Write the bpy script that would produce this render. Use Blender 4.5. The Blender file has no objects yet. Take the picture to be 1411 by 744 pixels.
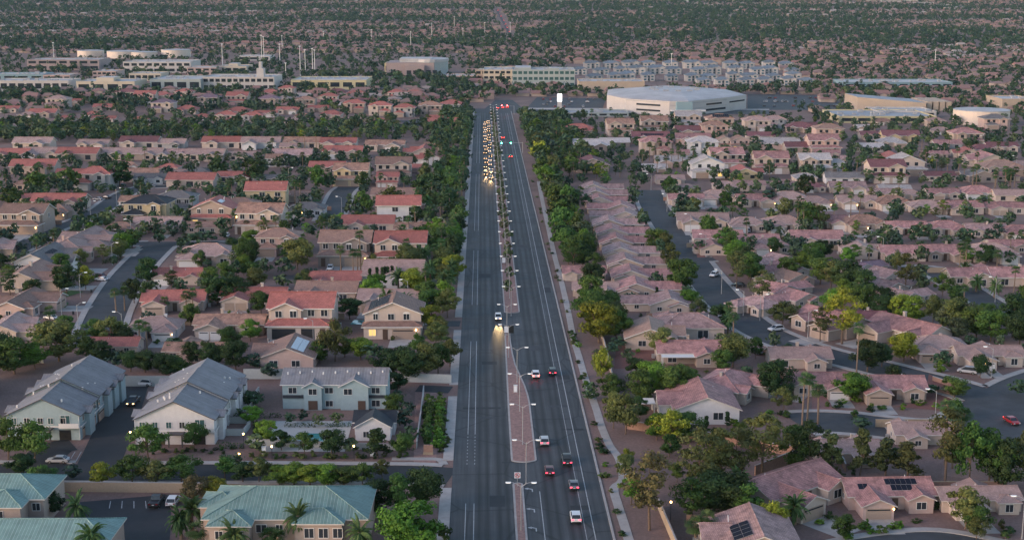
import bpy, math, random
import numpy as np
from mathutils import Vector, Matrix
random.seed(7)
rng = np.random.default_rng(11)
R = math.radians
S = bpy.context.scene
C = S.collection
# ------------------------------------------------------------------ camera model and terrain
FPX, YH, H, IW, IH = 1900.0, -12.0, 97.0, 1411.0, 744.0
TH = math.atan((IH/2-YH)/FPX)
CT, ST = math.cos(TH), math.sin(TH)
def gz(y):
    if y < 1156: return 0.0
    if y < 4540: return 5.95e-6*(y-1156)**2
    return 5.95e-6*3384**2+0.0403*(y-4540)
def P(x, y, z=None):
    u = (x-IW/2)/FPX; v = (y-IH/2)/FPX
    dx, dy, dz = u, CT-v*ST, -ST-v*CT
    if z is not None:
        t = (z-H)/dz
        return Vector((dx*t, dy*t, z))
    t = -H/dz if dz < -1e-6 else 1e9
    if t*dy > 1156:
        lo, hi = 1100.0, 8000.0
        for _ in range(50):
            m = (lo+hi)/2
            if H+m*dz > gz(m*dy): lo = m
            else: hi = m
        t = lo
    return Vector((dx*t, dy*t, gz(t*dy)))
def PX(p):
    rx, ry, rz = p[0], p[1], p[2]-H
    d = ry*CT-rz*ST
    return (IW/2+FPX*rx/d, IH/2+FPX*(-ry*ST-rz*CT)/d)
def scl(p): return FPX/(p[1]*CT+H*ST)      # photo pixels per metre at a ground point
# ------------------------------------------------------------------ objects
def tag(o, label=None, cat=None, group=None, kind=None):
    if label: o['label'] = label
    if cat: o['category'] = cat
    if group: o['group'] = group
    if kind: o['kind'] = kind
    return o
def link(name, data, parent=None, loc=None, rz=None):
    o = bpy.data.objects.new(name, data); C.objects.link(o)
    if parent is not None: o.parent = parent
    if loc is not None: o.location = loc
    if rz is not None: o.rotation_euler = (0, 0, rz)
    return o
def empty(name, loc, rz=0, s=1):
    o = link(name, None, None, loc, rz); o.scale = (s, s, s); o.empty_display_size = .5
    return o
def paint(o, m, slot=0):
    o.material_slots[slot].link = 'OBJECT'; o.material_slots[slot].material = m
USED = set()
def uniq(cands):
    for c in cands:
        w = len(c.split())
        if 4 <= w <= 16 and c not in USED:
            USED.add(c); return c
    raise RuntimeError('no label: '+cands[0])
ORD = ['first','second','third','fourth','fifth','sixth','seventh','eighth','ninth','tenth','eleventh','twelfth','thirteenth','fourteenth','fifteenth','sixteenth','seventeenth','eighteenth','nineteenth','twentieth',
 'twenty-first','twenty-second','twenty-third','twenty-fourth','twenty-fifth','twenty-sixth','twenty-seventh','twenty-eighth','twenty-ninth','thirtieth','thirty-first','thirty-second','thirty-third','thirty-fourth','thirty-fifth','thirty-sixth','thirty-seventh','thirty-eighth','thirty-ninth','fortieth']
LAND = []                                # (x, y, short reference) of everything a label may point at
# ------------------------------------------------------------------ mesh builder
class MB:
    def __init__(s): s.v = []; s.f = []; s.m = []; s.uv = []
    def face(s, pts, m=0, uv=None):
        n = len(s.v); s.v += [tuple(p) for p in pts]; s.f.append(tuple(range(n, n+len(pts)))); s.m.append(m)
        s.uv += uv if uv else [(p[0]+p[1]*.7, p[2]+p[1]*.3) for p in pts]
    def box(s, x0, x1, y0, y1, z0, z1, m=0, top=True, bot=False):
        a = [(x0,y0),(x1,y0),(x1,y1),(x0,y1)]
        for i in range(4):
            p, q = a[i], a[(i+1)%4]
            L = math.hypot(q[0]-p[0], q[1]-p[1])
            s.face([(*p,z0),(*q,z0),(*q,z1),(*p,z1)], m, [(0,z0),(L,z0),(L,z1),(0,z1)])
        if top: s.face([(x0,y0,z1),(x1,y0,z1),(x1,y1,z1),(x0,y1,z1)], m)
        if bot: s.face([(x0,y1,z0),(x1,y1,z0),(x1,y0,z0),(x0,y0,z0)], m)
    def tube(s, a, b, r0, r1, n=6, m=0, cap=True):
        a = Vector(a); b = Vector(b); d = (b-a).normalized()
        q = d.orthogonal().normalized(); w = d.cross(q)
        ra = [a+(q*math.cos(t)+w*math.sin(t))*r0 for t in [2*math.pi*i/n for i in range(n)]]
        rb = [b+(q*math.cos(t)+w*math.sin(t))*r1 for t in [2*math.pi*i/n for i in range(n)]]
        for i in range(n):
            j = (i+1)%n
            s.face([ra[i], ra[j], rb[j], rb[i]], m)
        if cap:
            s.face(rb, m); s.face(ra[::-1], m)
    def prism(s, pts, z0, z1, m=0, mtop=None):
        n = len(pts)
        for i in range(n):
            p, q = pts[i], pts[(i+1)%n]; L = math.hypot(q[0]-p[0], q[1]-p[1])
            s.face([(*p,z0),(*q,z0),(*q,z1),(*p,z1)], m, [(0,z0),(L,z0),(L,z1),(0,z1)])
        s.face([(*p,z1) for p in pts], m if mtop is None else mtop)
    def mesh(s, name, mats, smooth=False):
        me = bpy.data.meshes.new(name); me.from_pydata(s.v, [], s.f)
        for m in mats: me.materials.append(m)
        me.polygons.foreach_set('material_index', s.m)
        l = me.uv_layers.new(name='UVMap')
        l.data.foreach_set('uv', [c for t in s.uv for c in t])
        if smooth: me.polygons.foreach_set('use_smooth', [True]*len(s.f))
        me.update(); return me
    def obj(s, name, mats, parent=None, loc=None, rz=None, smooth=False):
        return link(name, s.mesh(name, mats if isinstance(mats, list) else [mats], smooth), parent, loc, rz)
# ------------------------------------------------------------------ materials
def nt(name):
    m = bpy.data.materials.new(name); m.use_nodes = True
    t = m.node_tree; b = t.nodes['Principled BSDF']
    return m, t, b
def N(t, kind, **k):
    n = t.nodes.new(kind)
    for a, v in k.items():
        if a.startswith('i_'): n.inputs[a[2:].replace('_', ' ')].default_value = v
        else: setattr(n, a, v)
    return n
def mixc(t, a, b, fac, mode='MIX'):
    n = t.nodes.new('ShaderNodeMix'); n.data_type = 'RGBA'; n.blend_type = mode
    for sock, v in ((n.inputs[0], fac), (n.inputs[6], a), (n.inputs[7], b)):
        if hasattr(v, 'node'): t.links.new(v, sock)
        else: sock.default_value = v if isinstance(v, float) else (*v, 1)
    return n.outputs[2]
def ramp(t, src, stops):
    n = t.nodes.new('ShaderNodeValToRGB'); e = n.color_ramp.elements
    while len(e) < len(stops): e.new(.5)
    for q, (p, c) in zip(e, stops):
        q.position = p; q.color = (c, c, c, 1) if isinstance(c, float) else (*c, 1)
    t.links.new(src, n.inputs[0]); return n.outputs[0]
def simple(name, c, rough=.8, metal=0., var=.12, scale=3., emit=None, es=0., coords='Object'):
    m, t, b = nt(name)
    b.inputs['Roughness'].default_value = rough; b.inputs['Metallic'].default_value = metal
    if var:
        tc = N(t, 'ShaderNodeTexCoord'); no = N(t, 'ShaderNodeTexNoise', i_Scale=scale, i_Detail=5., i_Roughness=.65)
        t.links.new(tc.outputs[coords], no.inputs['Vector'])
        f = ramp(t, no.outputs['Fac'], [(.3, 0.), (.7, 1.)])
        lo = tuple(x*(1-var) for x in c); hi = tuple(min(1, x*(1+var)) for x in c)
        t.links.new(mixc(t, lo, hi, f), b.inputs['Base Color'])
    else: b.inputs['Base Color'].default_value = (*c, 1)
    if emit:
        b.inputs['Emission Color'].default_value = (*emit, 1); b.inputs['Emission Strength'].default_value = es
    return m
def tile(name, c, mott=.25, rowh=.36, w=.32):
    m, t, b = nt(name); b.inputs['Roughness'].default_value = .75
    uv = N(t, 'ShaderNodeUVMap'); oi = N(t, 'ShaderNodeObjectInfo')
    br = N(t, 'ShaderNodeTexBrick', i_Scale=1.0); br.inputs['Brick Width'].default_value = w; br.inputs['Row Height'].default_value = rowh
    br.inputs['Mortar Size'].default_value = .035; br.inputs['Mortar Smooth'].default_value = .4
    br.inputs['Color1'].default_value = (*[x*1.13 for x in c], 1); br.inputs['Color2'].default_value = (*[x*.86 for x in c], 1); br.inputs['Mortar'].default_value = (*[x*.5 for x in c], 1)
    t.links.new(uv.outputs[0], br.inputs['Vector'])
    tc = N(t, 'ShaderNodeTexCoord'); no = N(t, 'ShaderNodeTexNoise', i_Scale=.55, i_Detail=6., i_Roughness=.7)
    t.links.new(tc.outputs['Object'], no.inputs['Vector'])
    f = ramp(t, no.outputs['Fac'], [(.38, 1.-mott), (.62, 1.+mott*.35)])
    col = mixc(t, br.outputs['Color'], f, 1., 'MULTIPLY')
    hs = N(t, 'ShaderNodeHueSaturation'); t.links.new(col, hs.inputs['Color'])
    mr = N(t, 'ShaderNodeMapRange'); t.links.new(oi.outputs['Random'], mr.inputs[0]); mr.inputs[3].default_value = .82; mr.inputs[4].default_value = 1.16
    t.links.new(mr.outputs[0], hs.inputs['Value'])
    t.links.new(hs.outputs[0], b.inputs['Base Color'])
    bp = N(t, 'ShaderNodeBump', i_Strength=.5, i_Distance=.06); t.links.new(br.outputs['Fac'], bp.inputs['Height']); bp.invert = True
    t.links.new(bp.outputs[0], b.inputs['Normal'])
    return m
def leafmat(name, c, var=.5):
    m, t, b = nt(name); b.inputs['Roughness'].default_value = .7; b.inputs['Specular IOR Level'].default_value = .25
    oi = N(t, 'ShaderNodeObjectInfo'); tc = N(t, 'ShaderNodeTexCoord')
    no = N(t, 'ShaderNodeTexNoise', i_Scale=1.1, i_Detail=5., i_Roughness=.75); t.links.new(tc.outputs['Object'], no.inputs['Vector'])
    a = tuple(x*(1-var) for x in c); d = (c[0]*(1+var*1.4), c[1]*(1+var), c[2]*(1+var*.4))
    col = mixc(t, a, d, ramp(t, no.outputs['Fac'], [(.32, 0.), (.68, 1.)]))
    hs = N(t, 'ShaderNodeHueSaturation'); t.links.new(col, hs.inputs['Color'])
    for sock, lo, hi, k in (('Hue', .475, .52, 1.), ('Value', .7, 1.45, 7.31)):
        mm = N(t, 'ShaderNodeMath', operation='MULTIPLY'); mm.inputs[1].default_value = k; t.links.new(oi.outputs['Random'], mm.inputs[0])
        fr = N(t, 'ShaderNodeMath', operation='FRACT'); t.links.new(mm.outputs[0], fr.inputs[0])
        mr = N(t, 'ShaderNodeMapRange'); t.links.new(fr.outputs[0], mr.inputs[0]); mr.inputs[3].default_value = lo; mr.inputs[4].default_value = hi
        t.links.new(mr.outputs[0], hs.inputs[sock])
    t.links.new(hs.outputs[0], b.inputs['Base Color'])
    tr = N(t, 'ShaderNodeBsdfTranslucent'); t.links.new(hs.outputs[0], tr.inputs['Color'])
    mx = N(t, 'ShaderNodeMixShader'); mx.inputs[0].default_value = .25
    t.links.new(b.outputs[0], mx.inputs[1]); t.links.new(tr.outputs[0], mx.inputs[2])
    t.links.new(mx.outputs[0], t.nodes['Material Output'].inputs['Surface'])
    return m
M = {}
ROOF = {'pink':(.5,.255,.235),'dusty':(.49,.305,.28),'tan':(.45,.295,.26),'terra':(.42,.235,.17),'red':(.46,.155,.125),'brown':(.34,.2,.155),'grey':(.2,.185,.185),'maroon':(.24,.095,.1),'purple':(.24,.155,.19),'white':(.56,.5,.48),'peach':(.42,.26,.2),'slate':(.2,.193,.203),'green':(.18,.3,.275),'navy':(.03,.036,.048),'blue':(.2,.24,.28)}
RWORD = {'pink':'pink','dusty':'dusty rose','tan':'tan','terra':'terracotta','red':'red','brown':'brown','grey':'grey','maroon':'dark red','purple':'mauve','white':'pale','peach':'peach','slate':'slate grey','green':'green','navy':'black','blue':'blue grey'}
for k, c in ROOF.items(): M['roof_'+k] = tile('tile_'+k, c, .42 if k in ('pink','dusty','terra') else .22)
def ribbed(name, c, rib, w=.5):
    m = tile(name, c, .16, 40., w); br = [n for n in m.node_tree.nodes if n.type == 'TEX_BRICK'][0]; br.offset = 0; br.inputs['Mortar'].default_value = (*rib, 1); br.inputs['Mortar Size'].default_value = .07; br.inputs['Mortar Smooth'].default_value = .8
    return m
M['roof_green'] = ribbed('ribbed_green_tile', (.17,.285,.26), (.33,.44,.41), .62); M['roof_slate'] = ribbed('ribbed_slate_tile', (.2,.193,.203), (.27,.262,.27), .7)
WALL = {'cream':(.5,.41,.35),'white':(.57,.56,.56),'pinkish':(.47,.34,.3),'tan':(.37,.295,.25),'sand':(.44,.355,.3),'greyw':(.36,.345,.34),'mint':(.3,.385,.4),'taupe':(.25,.215,.2),'yellow':(.5,.4,.25)}
for k, c in WALL.items(): M['wall_'+k] = simple('stucco_'+k, c, .9, var=.08, scale=.9)
M['fascia'] = simple('fascia_paint', (.55,.5,.45), .7, var=.06)
M['darktrim'] = simple('dark_trim', (.07,.065,.07), .6, var=.05)
M['trim'] = simple('white_trim', (.68,.66,.63), .6, var=.04)
M['gar_white'] = simple('garage_white', (.66,.63,.6), .6, var=.05)
M['gar_tan'] = simple('garage_tan', (.36,.27,.21), .6, var=.05)
M['gar_black'] = simple('garage_black', (.02,.02,.022), .4, var=0)
M['glass'] = simple('window_glass', (.03,.037,.045), .08, var=0)
M['glass_lit'] = simple('lit_window', (.4,.28,.12), .4, var=0, emit=(1,.62,.2), es=.4)
M['glass_teal'] = simple('teal_glass', (.05,.11,.11), .1, var=0)
M['door'] = simple('door_wood', (.09,.055,.04), .5)
M['panel'] = simple('solar_cells', (.012,.015,.026), .6, var=0); M['panel'].node_tree.nodes['Principled BSDF'].inputs['Specular IOR Level'].default_value = .12
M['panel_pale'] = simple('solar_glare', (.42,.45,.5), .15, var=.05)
M['lamp'] = simple('lamp_glow', (.9,.9,.9), .4, var=0, emit=(1,.95,.88), es=.7)
M['warm'] = simple('warm_bulb', (1,.8,.5), .4, var=0, emit=(1,.58,.2), es=9)
M['steel'] = simple('galvanised_steel', (.42,.42,.42), .45, .4, var=.06)
M['bark'] = simple('bark', (.13,.09,.065), .95, var=.3, scale=6)
M['palmbark'] = simple('palm_bark', (.2,.14,.1), .95, var=.3, scale=8)
LEAF = {'dark':(.029,.064,.022),'mid':(.056,.115,.028),'bright':(.1,.205,.03),'yellow':(.18,.23,.03),'olive':(.1,.13,.045),'pine':(.08,.105,.042),'brownish':(.105,.1,.05),'palm':(.055,.11,.042),'grey':(.1,.135,.08)}
LWORD = {'dark':'dark green','mid':'green','bright':'bright green','yellow':'yellow-green','olive':'olive','pine':'dull green','brownish':'brownish','palm':'green','grey':'grey-green'}
for k, c in LEAF.items(): M['leaf_'+k] = leafmat('leaf_'+k, c)
M['asphalt'] = simple('asphalt', (.047,.05,.056), .82, var=.28, scale=.25)
M['asphalt_new'] = simple('asphalt_new', (.024,.026,.03), .8, var=.25, scale=.3)
M['concrete'] = simple('concrete', (.37,.34,.32), .9, var=.16, scale=.5)
M['marking'] = simple('road_paint', (.4,.4,.4), .7, var=.3, scale=1.2)
M['gravel'] = simple('gravel_bed', (.29,.17,.145), .95, var=.3, scale=1.4)
M['blockwall'] = simple('block_wall', (.34,.2,.145), .9, var=.18, scale=2)
M['palewall'] = simple('pale_block_wall', (.42,.44,.42), .9, var=.08)
M['tanwall'] = simple('tan_block_wall', (.35,.27,.19), .9, var=.12)
# ------------------------------------------------------------------ house pieces
def gable(rb, wb, x0, x1, y0, y1, h, ax, p, ov=.5, t=.2):
    def mp(a, b, z): return (a, b, z) if ax == 'x' else (b, a, z)
    a0, a1, b0, b1 = (x0, x1, y0, y1) if ax == 'x' else (y0, y1, x0, x1)
    mid = (b0+b1)/2; hw = (b1-b0)/2; sl = math.sqrt(1+p*p)
    zr = h+.03+p*hw; ze = h+.03-p*ov
    A0, A1, B0, B1 = a0-ov, a1+ov, b0-ov, b1+ov; L = A1-A0; V = (hw+ov)*sl
    rb.face([mp(A0,B0,ze+t), mp(A1,B0,ze+t), mp(A1,mid,zr+t), mp(A0,mid,zr+t)], 0, [(0,0),(L,0),(L,V),(0,V)])
    rb.face([mp(A1,B1,ze+t), mp(A0,B1,ze+t), mp(A0,mid,zr+t), mp(A1,mid,zr+t)], 0, [(0,0),(L,0),(L,V),(0,V)])
    rb.face([mp(A0,B0,ze), mp(A0,mid,zr), mp(A1,mid,zr), mp(A1,B0,ze)], 1)
    rb.face([mp(A0,mid,zr), mp(A0,B1,ze), mp(A1,B1,ze), mp(A1,mid,zr)], 1)
    for A in (A0, A1):
        rb.face([mp(A,B0,ze), mp(A,B0,ze+t), mp(A,mid,zr+t), mp(A,mid,zr)], 1)
        rb.face([mp(A,B1,ze), mp(A,B1,ze+t), mp(A,mid,zr+t), mp(A,mid,zr)], 1)
    for B in (B0, B1): rb.face([mp(A0,B,ze), mp(A1,B,ze), mp(A1,B,ze+t), mp(A0,B,ze+t)], 1)
    # ridge caps
    rb.face([mp(A0,mid-.16,zr+t+.02), mp(A1,mid-.16,zr+t+.02), mp(A1,mid,zr+t+.13), mp(A0,mid,zr+t+.13)], 0, [(0,0),(L,0),(L,.3),(0,.3)])
    rb.face([mp(A1,mid+.16,zr+t+.02), mp(A0,mid+.16,zr+t+.02), mp(A0,mid,zr+t+.13), mp(A1,mid,zr+t+.13)], 0, [(0,0),(L,0),(L,.3),(0,.3)])
    for i in range(2):
        b = (b0, b1)[i]; wb.face([mp(a0,b,0), mp(a1,b,0), mp(a1,b,h), mp(a0,b,h)])
        a = (a0, a1)[i]; wb.face([mp(a,b0,0), mp(a,b1,0), mp(a,b1,h), mp(a,mid,zr-.02), mp(a,b0,h)])
def hip(rb, wb, x0, x1, y0, y1, h, p, ov=.5, t=.2, walls=True):
    w, d = x1-x0+2*ov, y1-y0+2*ov; X0, X1, Y0, Y1 = x0-ov, x1+ov, y0-ov, y1+ov
    m = min(w, d)/2; ze = h+.03-p*ov; zr = ze+p*m+t; sl = math.sqrt(1+p*p)*m
    if w >= d: r0, r1 = (X0+m, (Y0+Y1)/2, zr), (X1-m, (Y0+Y1)/2, zr)
    else: r0, r1 = ((X0+X1)/2, Y0+m, zr), ((X0+X1)/2, Y1-m, zr)
    e = ze+t; a, b, c, q = (X0,Y0,e), (X1,Y0,e), (X1,Y1,e), (X0,Y1,e)
    def tri(*pts):
        d0 = Vector(pts[1])-Vector(pts[0]); L = d0.length; d0.normalize(); o = Vector(pts[0]); uv = []
        for k in pts:
            r = Vector(k)-o; u = r.dot(d0); uv.append((u, (r-d0*u).length))
        rb.face(pts, 0, uv)
    if w >= d: tri(a, b, r1, r0); tri(c, q, r0, r1); tri(b, c, r1); tri(q, a, r0)
    else: tri(b, c, r1, r0); tri(q, a, r0, r1); tri(a, b, r0); tri(c, q, r1)
    for k, j in ((a,b),(b,c),(c,q),(q,a)): rb.face([(k[0],k[1],ze),(j[0],j[1],ze),j,k], 1)
    rb.face([(X0,Y1,ze),(X1,Y1,ze),(X1,Y0,ze),(X0,Y0,ze)], 1)
    for k, j in ((a,r0),(b,r1 if w >= d else r0),(c,r1),(q,r0 if w >= d else r1),(r0,r1)):
        if (Vector(k)-Vector(j)).length > .4: rb.tube(Vector(k)+Vector((0,0,.02)), Vector(j)+Vector((0,0,.02)), .11, .11, 5, 0, False)
    if walls: wb.box(x0, x1, y0, y1, 0, h, top=False)
def opening(kind, side, at, plane, z, w, h, lod, arch=False, lit=False):
    """window / door / garage_door on an axis-aligned wall plane -> list of (name, mesh, [(sub, mesh)])"""
    sgn = -1 if side in ('f', 'l') else 1
    def mp(a, d, zz):
        return (at+a, plane+sgn*d, zz) if side in ('f', 'b') else (plane+sgn*d, at+a, zz)
    def slab(b, a0, a1, z0, z1, d0, d1, m=0):
        p = [mp(a0,d1,z0), mp(a1,d1,z0), mp(a1,d1,z1), mp(a0,d1,z1)]; q = [mp(a0,d0,z0), mp(a1,d0,z0), mp(a1,d0,z1), mp(a0,d0,z1)]
        b.face(p, m)
        for i in range(4): b.face([p[i], q[i], q[(i+1)%4], p[(i+1)%4]], m)
    if kind == 'window':
        f = MB(); g = MB(); k = .08
        slab(g, -w/2, w/2, z, z+h, .0, .03)
        if lod > 1: return [('window', g.mesh('window', [M['glass_lit' if lit else 'glass']]), [])]
        slab(f, -w/2-k, -w/2, z-k, z+h+k, 0, .09); slab(f, w/2, w/2+k, z-k, z+h+k, 0, .09)
        slab(f, -w/2, w/2, z+h, z+h+k, 0, .09); slab(f, -w/2, w/2, z-k, z, 0, .12); slab(f, -.035, .035, z, z+h, .03, .07)
        if arch:
            n = 7; r = w/2+.14
            pts = [mp(r*math.cos(math.pi*i/n), .1, z+h+k+.5*r*math.sin(math.pi*i/n)) for i in range(n+1)]; f.face(pts)
        return [('window', f.mesh('window', [M['trim']]), [('pane', g.mesh('pane', [M['glass_lit' if lit else 'glass']]))])]
    if kind == 'door':
        g = MB(); slab(g, -w/2, w/2, z, z+h, 0, .05); return [('door', g.mesh('door', [M['door']]), [])]
    g = MB(); slab(g, -w/2, w/2, 0.02, h, 0, .05)
    if lod < 2:
        for i in range(1, 4): slab(g, -w/2, w/2, h*i/4-.02, h*i/4+.02, .05, .07)
    sub = []
    if lod < 1:
        q = MB(); slab(q, -w/2+.25, w/2-.25, h*.81, h*.92, .05, .08)
        sub = [('pane', q.mesh('pane', [M['glass']]))]
    return [('garage_door', g.mesh('garage_door', [M['gar_white']]), sub)]
# blocks: (x0,x1,y0,y1,h,type,pitch); openings: (kind,side,at,plane,z,w,h)
HT = {
 'G': dict(W=17, D=14, st=1, blocks=[(-8.5,8.5,-2,7,2.9,'x',.42),(-7.2,-1.2,-7,1,2.7,'y',.42),(2.6,7.4,-4.4,1,2.8,'y',.42)],
   op=[('garage_door','f',-4.2,-7,0,4.9,2.2),('window','f',5,-4.4,.9,1.9,1.4),('door','f',.6,-2,0,1.2,2.3),('window','b',-5,7,1,1.8,1.3),('window','b',0,7,.4,2.4,1.9),('window','b',5,7,1,1.6,1.3),('window','l',1.5,-8.5,1.2,1.1,1),('window','l',4.5,-8.5,1.2,1.1,1),('window','r',3,8.5,1.2,1.2,1)]),
 'H': dict(W=15, D=15, st=1, blocks=[(-7.5,7.5,-3.4,7.5,2.9,'h',.4),(-6.9,-.9,-7.5,0,2.7,'h',.4),(2.9,6.8,-5,-1,2.8,'y',.42)],
   op=[('garage_door','f',-3.9,-7.5,0,4.9,2.2),('window','f',4.9,-5,.9,1.7,1.4),('door','f',.9,-3.4,0,1.1,2.3),('window','b',-4,7.5,1,1.8,1.3),('window','b',2.5,7.5,.4,2.4,1.9),('window','l',3,-7.5,1.1,1.2,1.1),('window','r',3,7.5,1.1,1.2,1.1)]),
 'K': dict(W=18, D=13, st=1, blocks=[(-9,9,-1.5,6.5,2.9,'x',.4),(-7.6,-.4,-6.5,1,2.7,'y',.38),(3.2,7.8,-3.4,1,2.9,'h',.4),(-3,4.5,2,8.4,2.8,'y',.36)],
   op=[('garage_door','f',-5.4,-6.5,0,2.6,2.2),('garage_door','f',-2.3,-6.5,0,2.9,2.2),('window','f',5.5,-3.4,.7,1.7,1.7,'arch'),('door','f',1.2,-1.5,0,1.2,2.3),('window','b',-6,6.5,1,1.8,1.3),('window','b',.8,8.4,.4,2.4,1.9),('window','b',6.6,6.5,1,1.6,1.3),('window','r',2.5,9,1.1,1.2,1.1),('window','l',3,-9,1.1,1.2,1.1)]),
 'T': dict(W=13, D=14, st=2, blocks=[(-6.5,6.5,-3,7,5.6,'x',.42),(-5.9,.3,-4.1,0,5.5,'y',.42),(-6.3,6.3,-7,-2.6,2.8,'h',.34)],
   op=[('garage_door','f',-2.9,-7,0,4.8,2.2),('garage_door','f',2,-7,0,2.7,2.2),('door','f',5,-7,0,1.1,2.2),('window','f',-4.3,-4.1,3.9,1.3,1.3),('window','f',-1.3,-4.1,3.9,1.3,1.3,'arch'),('window','f',2.2,-3,3.9,1.3,1.3),('window','f',4.9,-3,3.9,1.3,1.3),('window','b',-4,7,3.7,1.7,1.3),('window','b',1,7,3.7,1.7,1.3),('window','b',4.5,7,.6,2.2,1.8),('window','b',-2.5,7,.6,2.2,1.8),('window','l',2,-6.5,3.8,1,1.3),('window','r',2,6.5,3.8,1,1.3)]),
 'Y': dict(W=12.4, D=14, st=2, blocks=[(-6.2,6.2,-4,7,5,'y',.4),(-6.2,6.2,-6.9,-3.7,2.8,'h',.36)],
   op=[('garage_door','f',2.4,-6.9,0,4.8,2.2),('door','f',-1.5,-6.9,0,1.1,2.2),('window','f',-4.3,-6.9,.8,1.5,1.4,'lit'),('window','f',-3.8,-4,3.7,1,1.3,'arch'),('window','f',-.4,-4,3.7,1.3,1.3),('window','f',3,-4,3.7,1.3,1.3,'arch'),('window','b',-3,7,3.7,1.6,1.3),('window','b',2.5,7,3.7,1.6,1.3),('window','b',0,7,.5,2.4,1.9),('window','l',2,-6.2,3.6,1.1,1.2),('window','r',2,6.2,3.6,1.1,1.2)]),
 'D': dict(W=13, D=13, st=2, blocks=[(-6.5,6.5,-3.5,6.5,5.6,'h',.38),(-6,0,-6.5,0,2.8,'h',.38),(1,5,-4.6,-1,5.4,'y',.4)],
   op=[('garage_door','f',-3,-6.5,0,4.8,2.2),('door','f',2,-4.6,0,1.1,2.2),('window','f',-4.3,-3.5,3.8,1.4,1.3),('window','f',-1.6,-3.5,3.8,1.4,1.3),('window','f',3,-4.6,3.7,1.4,1.4,'arch'),('window','f',4,-4.6,.8,1.2,1.3),('window','b',-3.5,6.5,3.8,1.6,1.3),('window','b',3.5,6.5,3.8,1.6,1.3),('window','b',0,6.5,.5,2.4,1.9),('window','l',1.5,-6.5,3.8,1.1,1.2),('window','r',1.5,6.5,3.8,1.1,1.2)]),
 'E': dict(W=22, D=13, st=1, blocks=[(-11,2,-6.5,6.5,2.8,'y',.36),(-1,11,-3.4,5.6,2.6,'x',.36),(-10.4,-4,-8,-3,2.6,'y',.36)],
   op=[('garage_door','r',1,11,0,4.8,2.1),('window','l',-3.2,-11,1,1.6,1.3),('window','l',3.6,-11,1,1.8,1.4),('window','f',-7.2,-8,1,1.4,1.2),('window','f',-1,-6.5,1,1.4,1.2),('window','f',6.2,-3.4,1,1.4,1.2),('window','b',0,6.5,1,1.4,1.2)]),
 'V': dict(W=15, D=14, st=1, blocks=[(-5,7.5,-7,7,3,'y',.38),(-7.5,-3,-3,5,2.8,'x',.36)],
   op=[('window','f',-1.8,-7,1,1.9,1.4),('window','f',3.4,-7,1,1.9,1.4),('garage_door','b',2.5,7,0,4.9,2.2),('door','b',-2.5,7,0,1.1,2.2),('window','l',1,-7.5,1,1.3,1.2),('window','r',0,7.5,1,1.3,1.2)]),
 'B': dict(W=17, D=13, st=1, blocks=[(-8.5,8.5,-3,6.5,2.9,'x',.42),(-7.8,-3,3,7.4,2.7,'y',.42),(2,7.6,2,8.2,2.7,'y',.42),(.8,6,-6.5,0,2.8,'y',.4)],
   op=[('garage_door','b',4.8,8.2,0,4.8,2.2),('door','b',0,6.5,0,1.1,2.3),('window','f',-5,-3,.5,2.2,1.8),('window','f',3.4,-6.5,1,1.6,1.3),('window','l',1.5,-8.5,1.1,1.2,1.1),('window','r',1.5,8.5,1.1,1.2,1.1)]),
}
PROTO = {}
def proto(kind, mir, lod):
    key = (kind, mir, lod)
    if key in PROTO: return PROTO[key]
    t = HT[kind]; rb, wb = MB(), MB(); parts = []
    for (x0, x1, y0, y1, h, ty, p) in t['blocks']:
        if mir: x0, x1 = -x1, -x0
        if ty == 'h': hip(rb, wb, x0, x1, y0, y1, h, p)
        else: gable(rb, wb, x0, x1, y0, y1, h, ty, p)
    parts.append(('wall', wb.mesh('wall', [M['wall_cream']]), [])); parts.append(('roof', rb.mesh('roof', [M['roof_tan'], M['fascia']]), []))
    for o in t['op']:
        kd, side, at, pl, z, w, h = o[:7]; ex = o[7] if len(o) > 7 else ''
        if lod >= 2 and kd == 'door': continue
        if lod >= 2 and side in 'lr' and kd == 'window': continue
        if mir:
            if side in 'fb': at = -at
            else: side = 'l' if side == 'r' else 'r'; pl = -pl
        parts += opening(kd, side, at, pl, z, w, h, lod, ex == 'arch', ex == 'lit')
    PROTO[key] = parts; return parts
FOOT = []                                                     # footprints for keeping trees off roofs
def make_house(loc, rz, kind, mir, lod, sc, roof, wall, gar, name='house', fascia=None):
    r = empty(name, loc, rz, sc)
    for nm, me, sub in proto(kind, mir, lod):
        o = link(nm, me, r)
        if nm == 'wall': paint(o, M['wall_'+wall])
        elif nm == 'roof':
            paint(o, M['roof_'+roof])
            if fascia: paint(o, M[fascia], 1)
        elif nm == 'garage_door': paint(o, M[gar])
        for sn, sm in sub: link(sn, sm, o)
    t = HT[kind]; FOOT.append((loc[0], loc[1], max(t['W'], t['D'])*.5*sc, rz))
    return r
def chimney(r, x, y, z0, z1, wall):
    b = MB(); b.box(x-.36, x+.36, y-.3, y+.3, z0, z1); b.box(x-.44, x+.44, y-.38, y+.38, z1, z1+.14)
    return b.obj('chimney', [M['wall_'+wall]], r)
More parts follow.
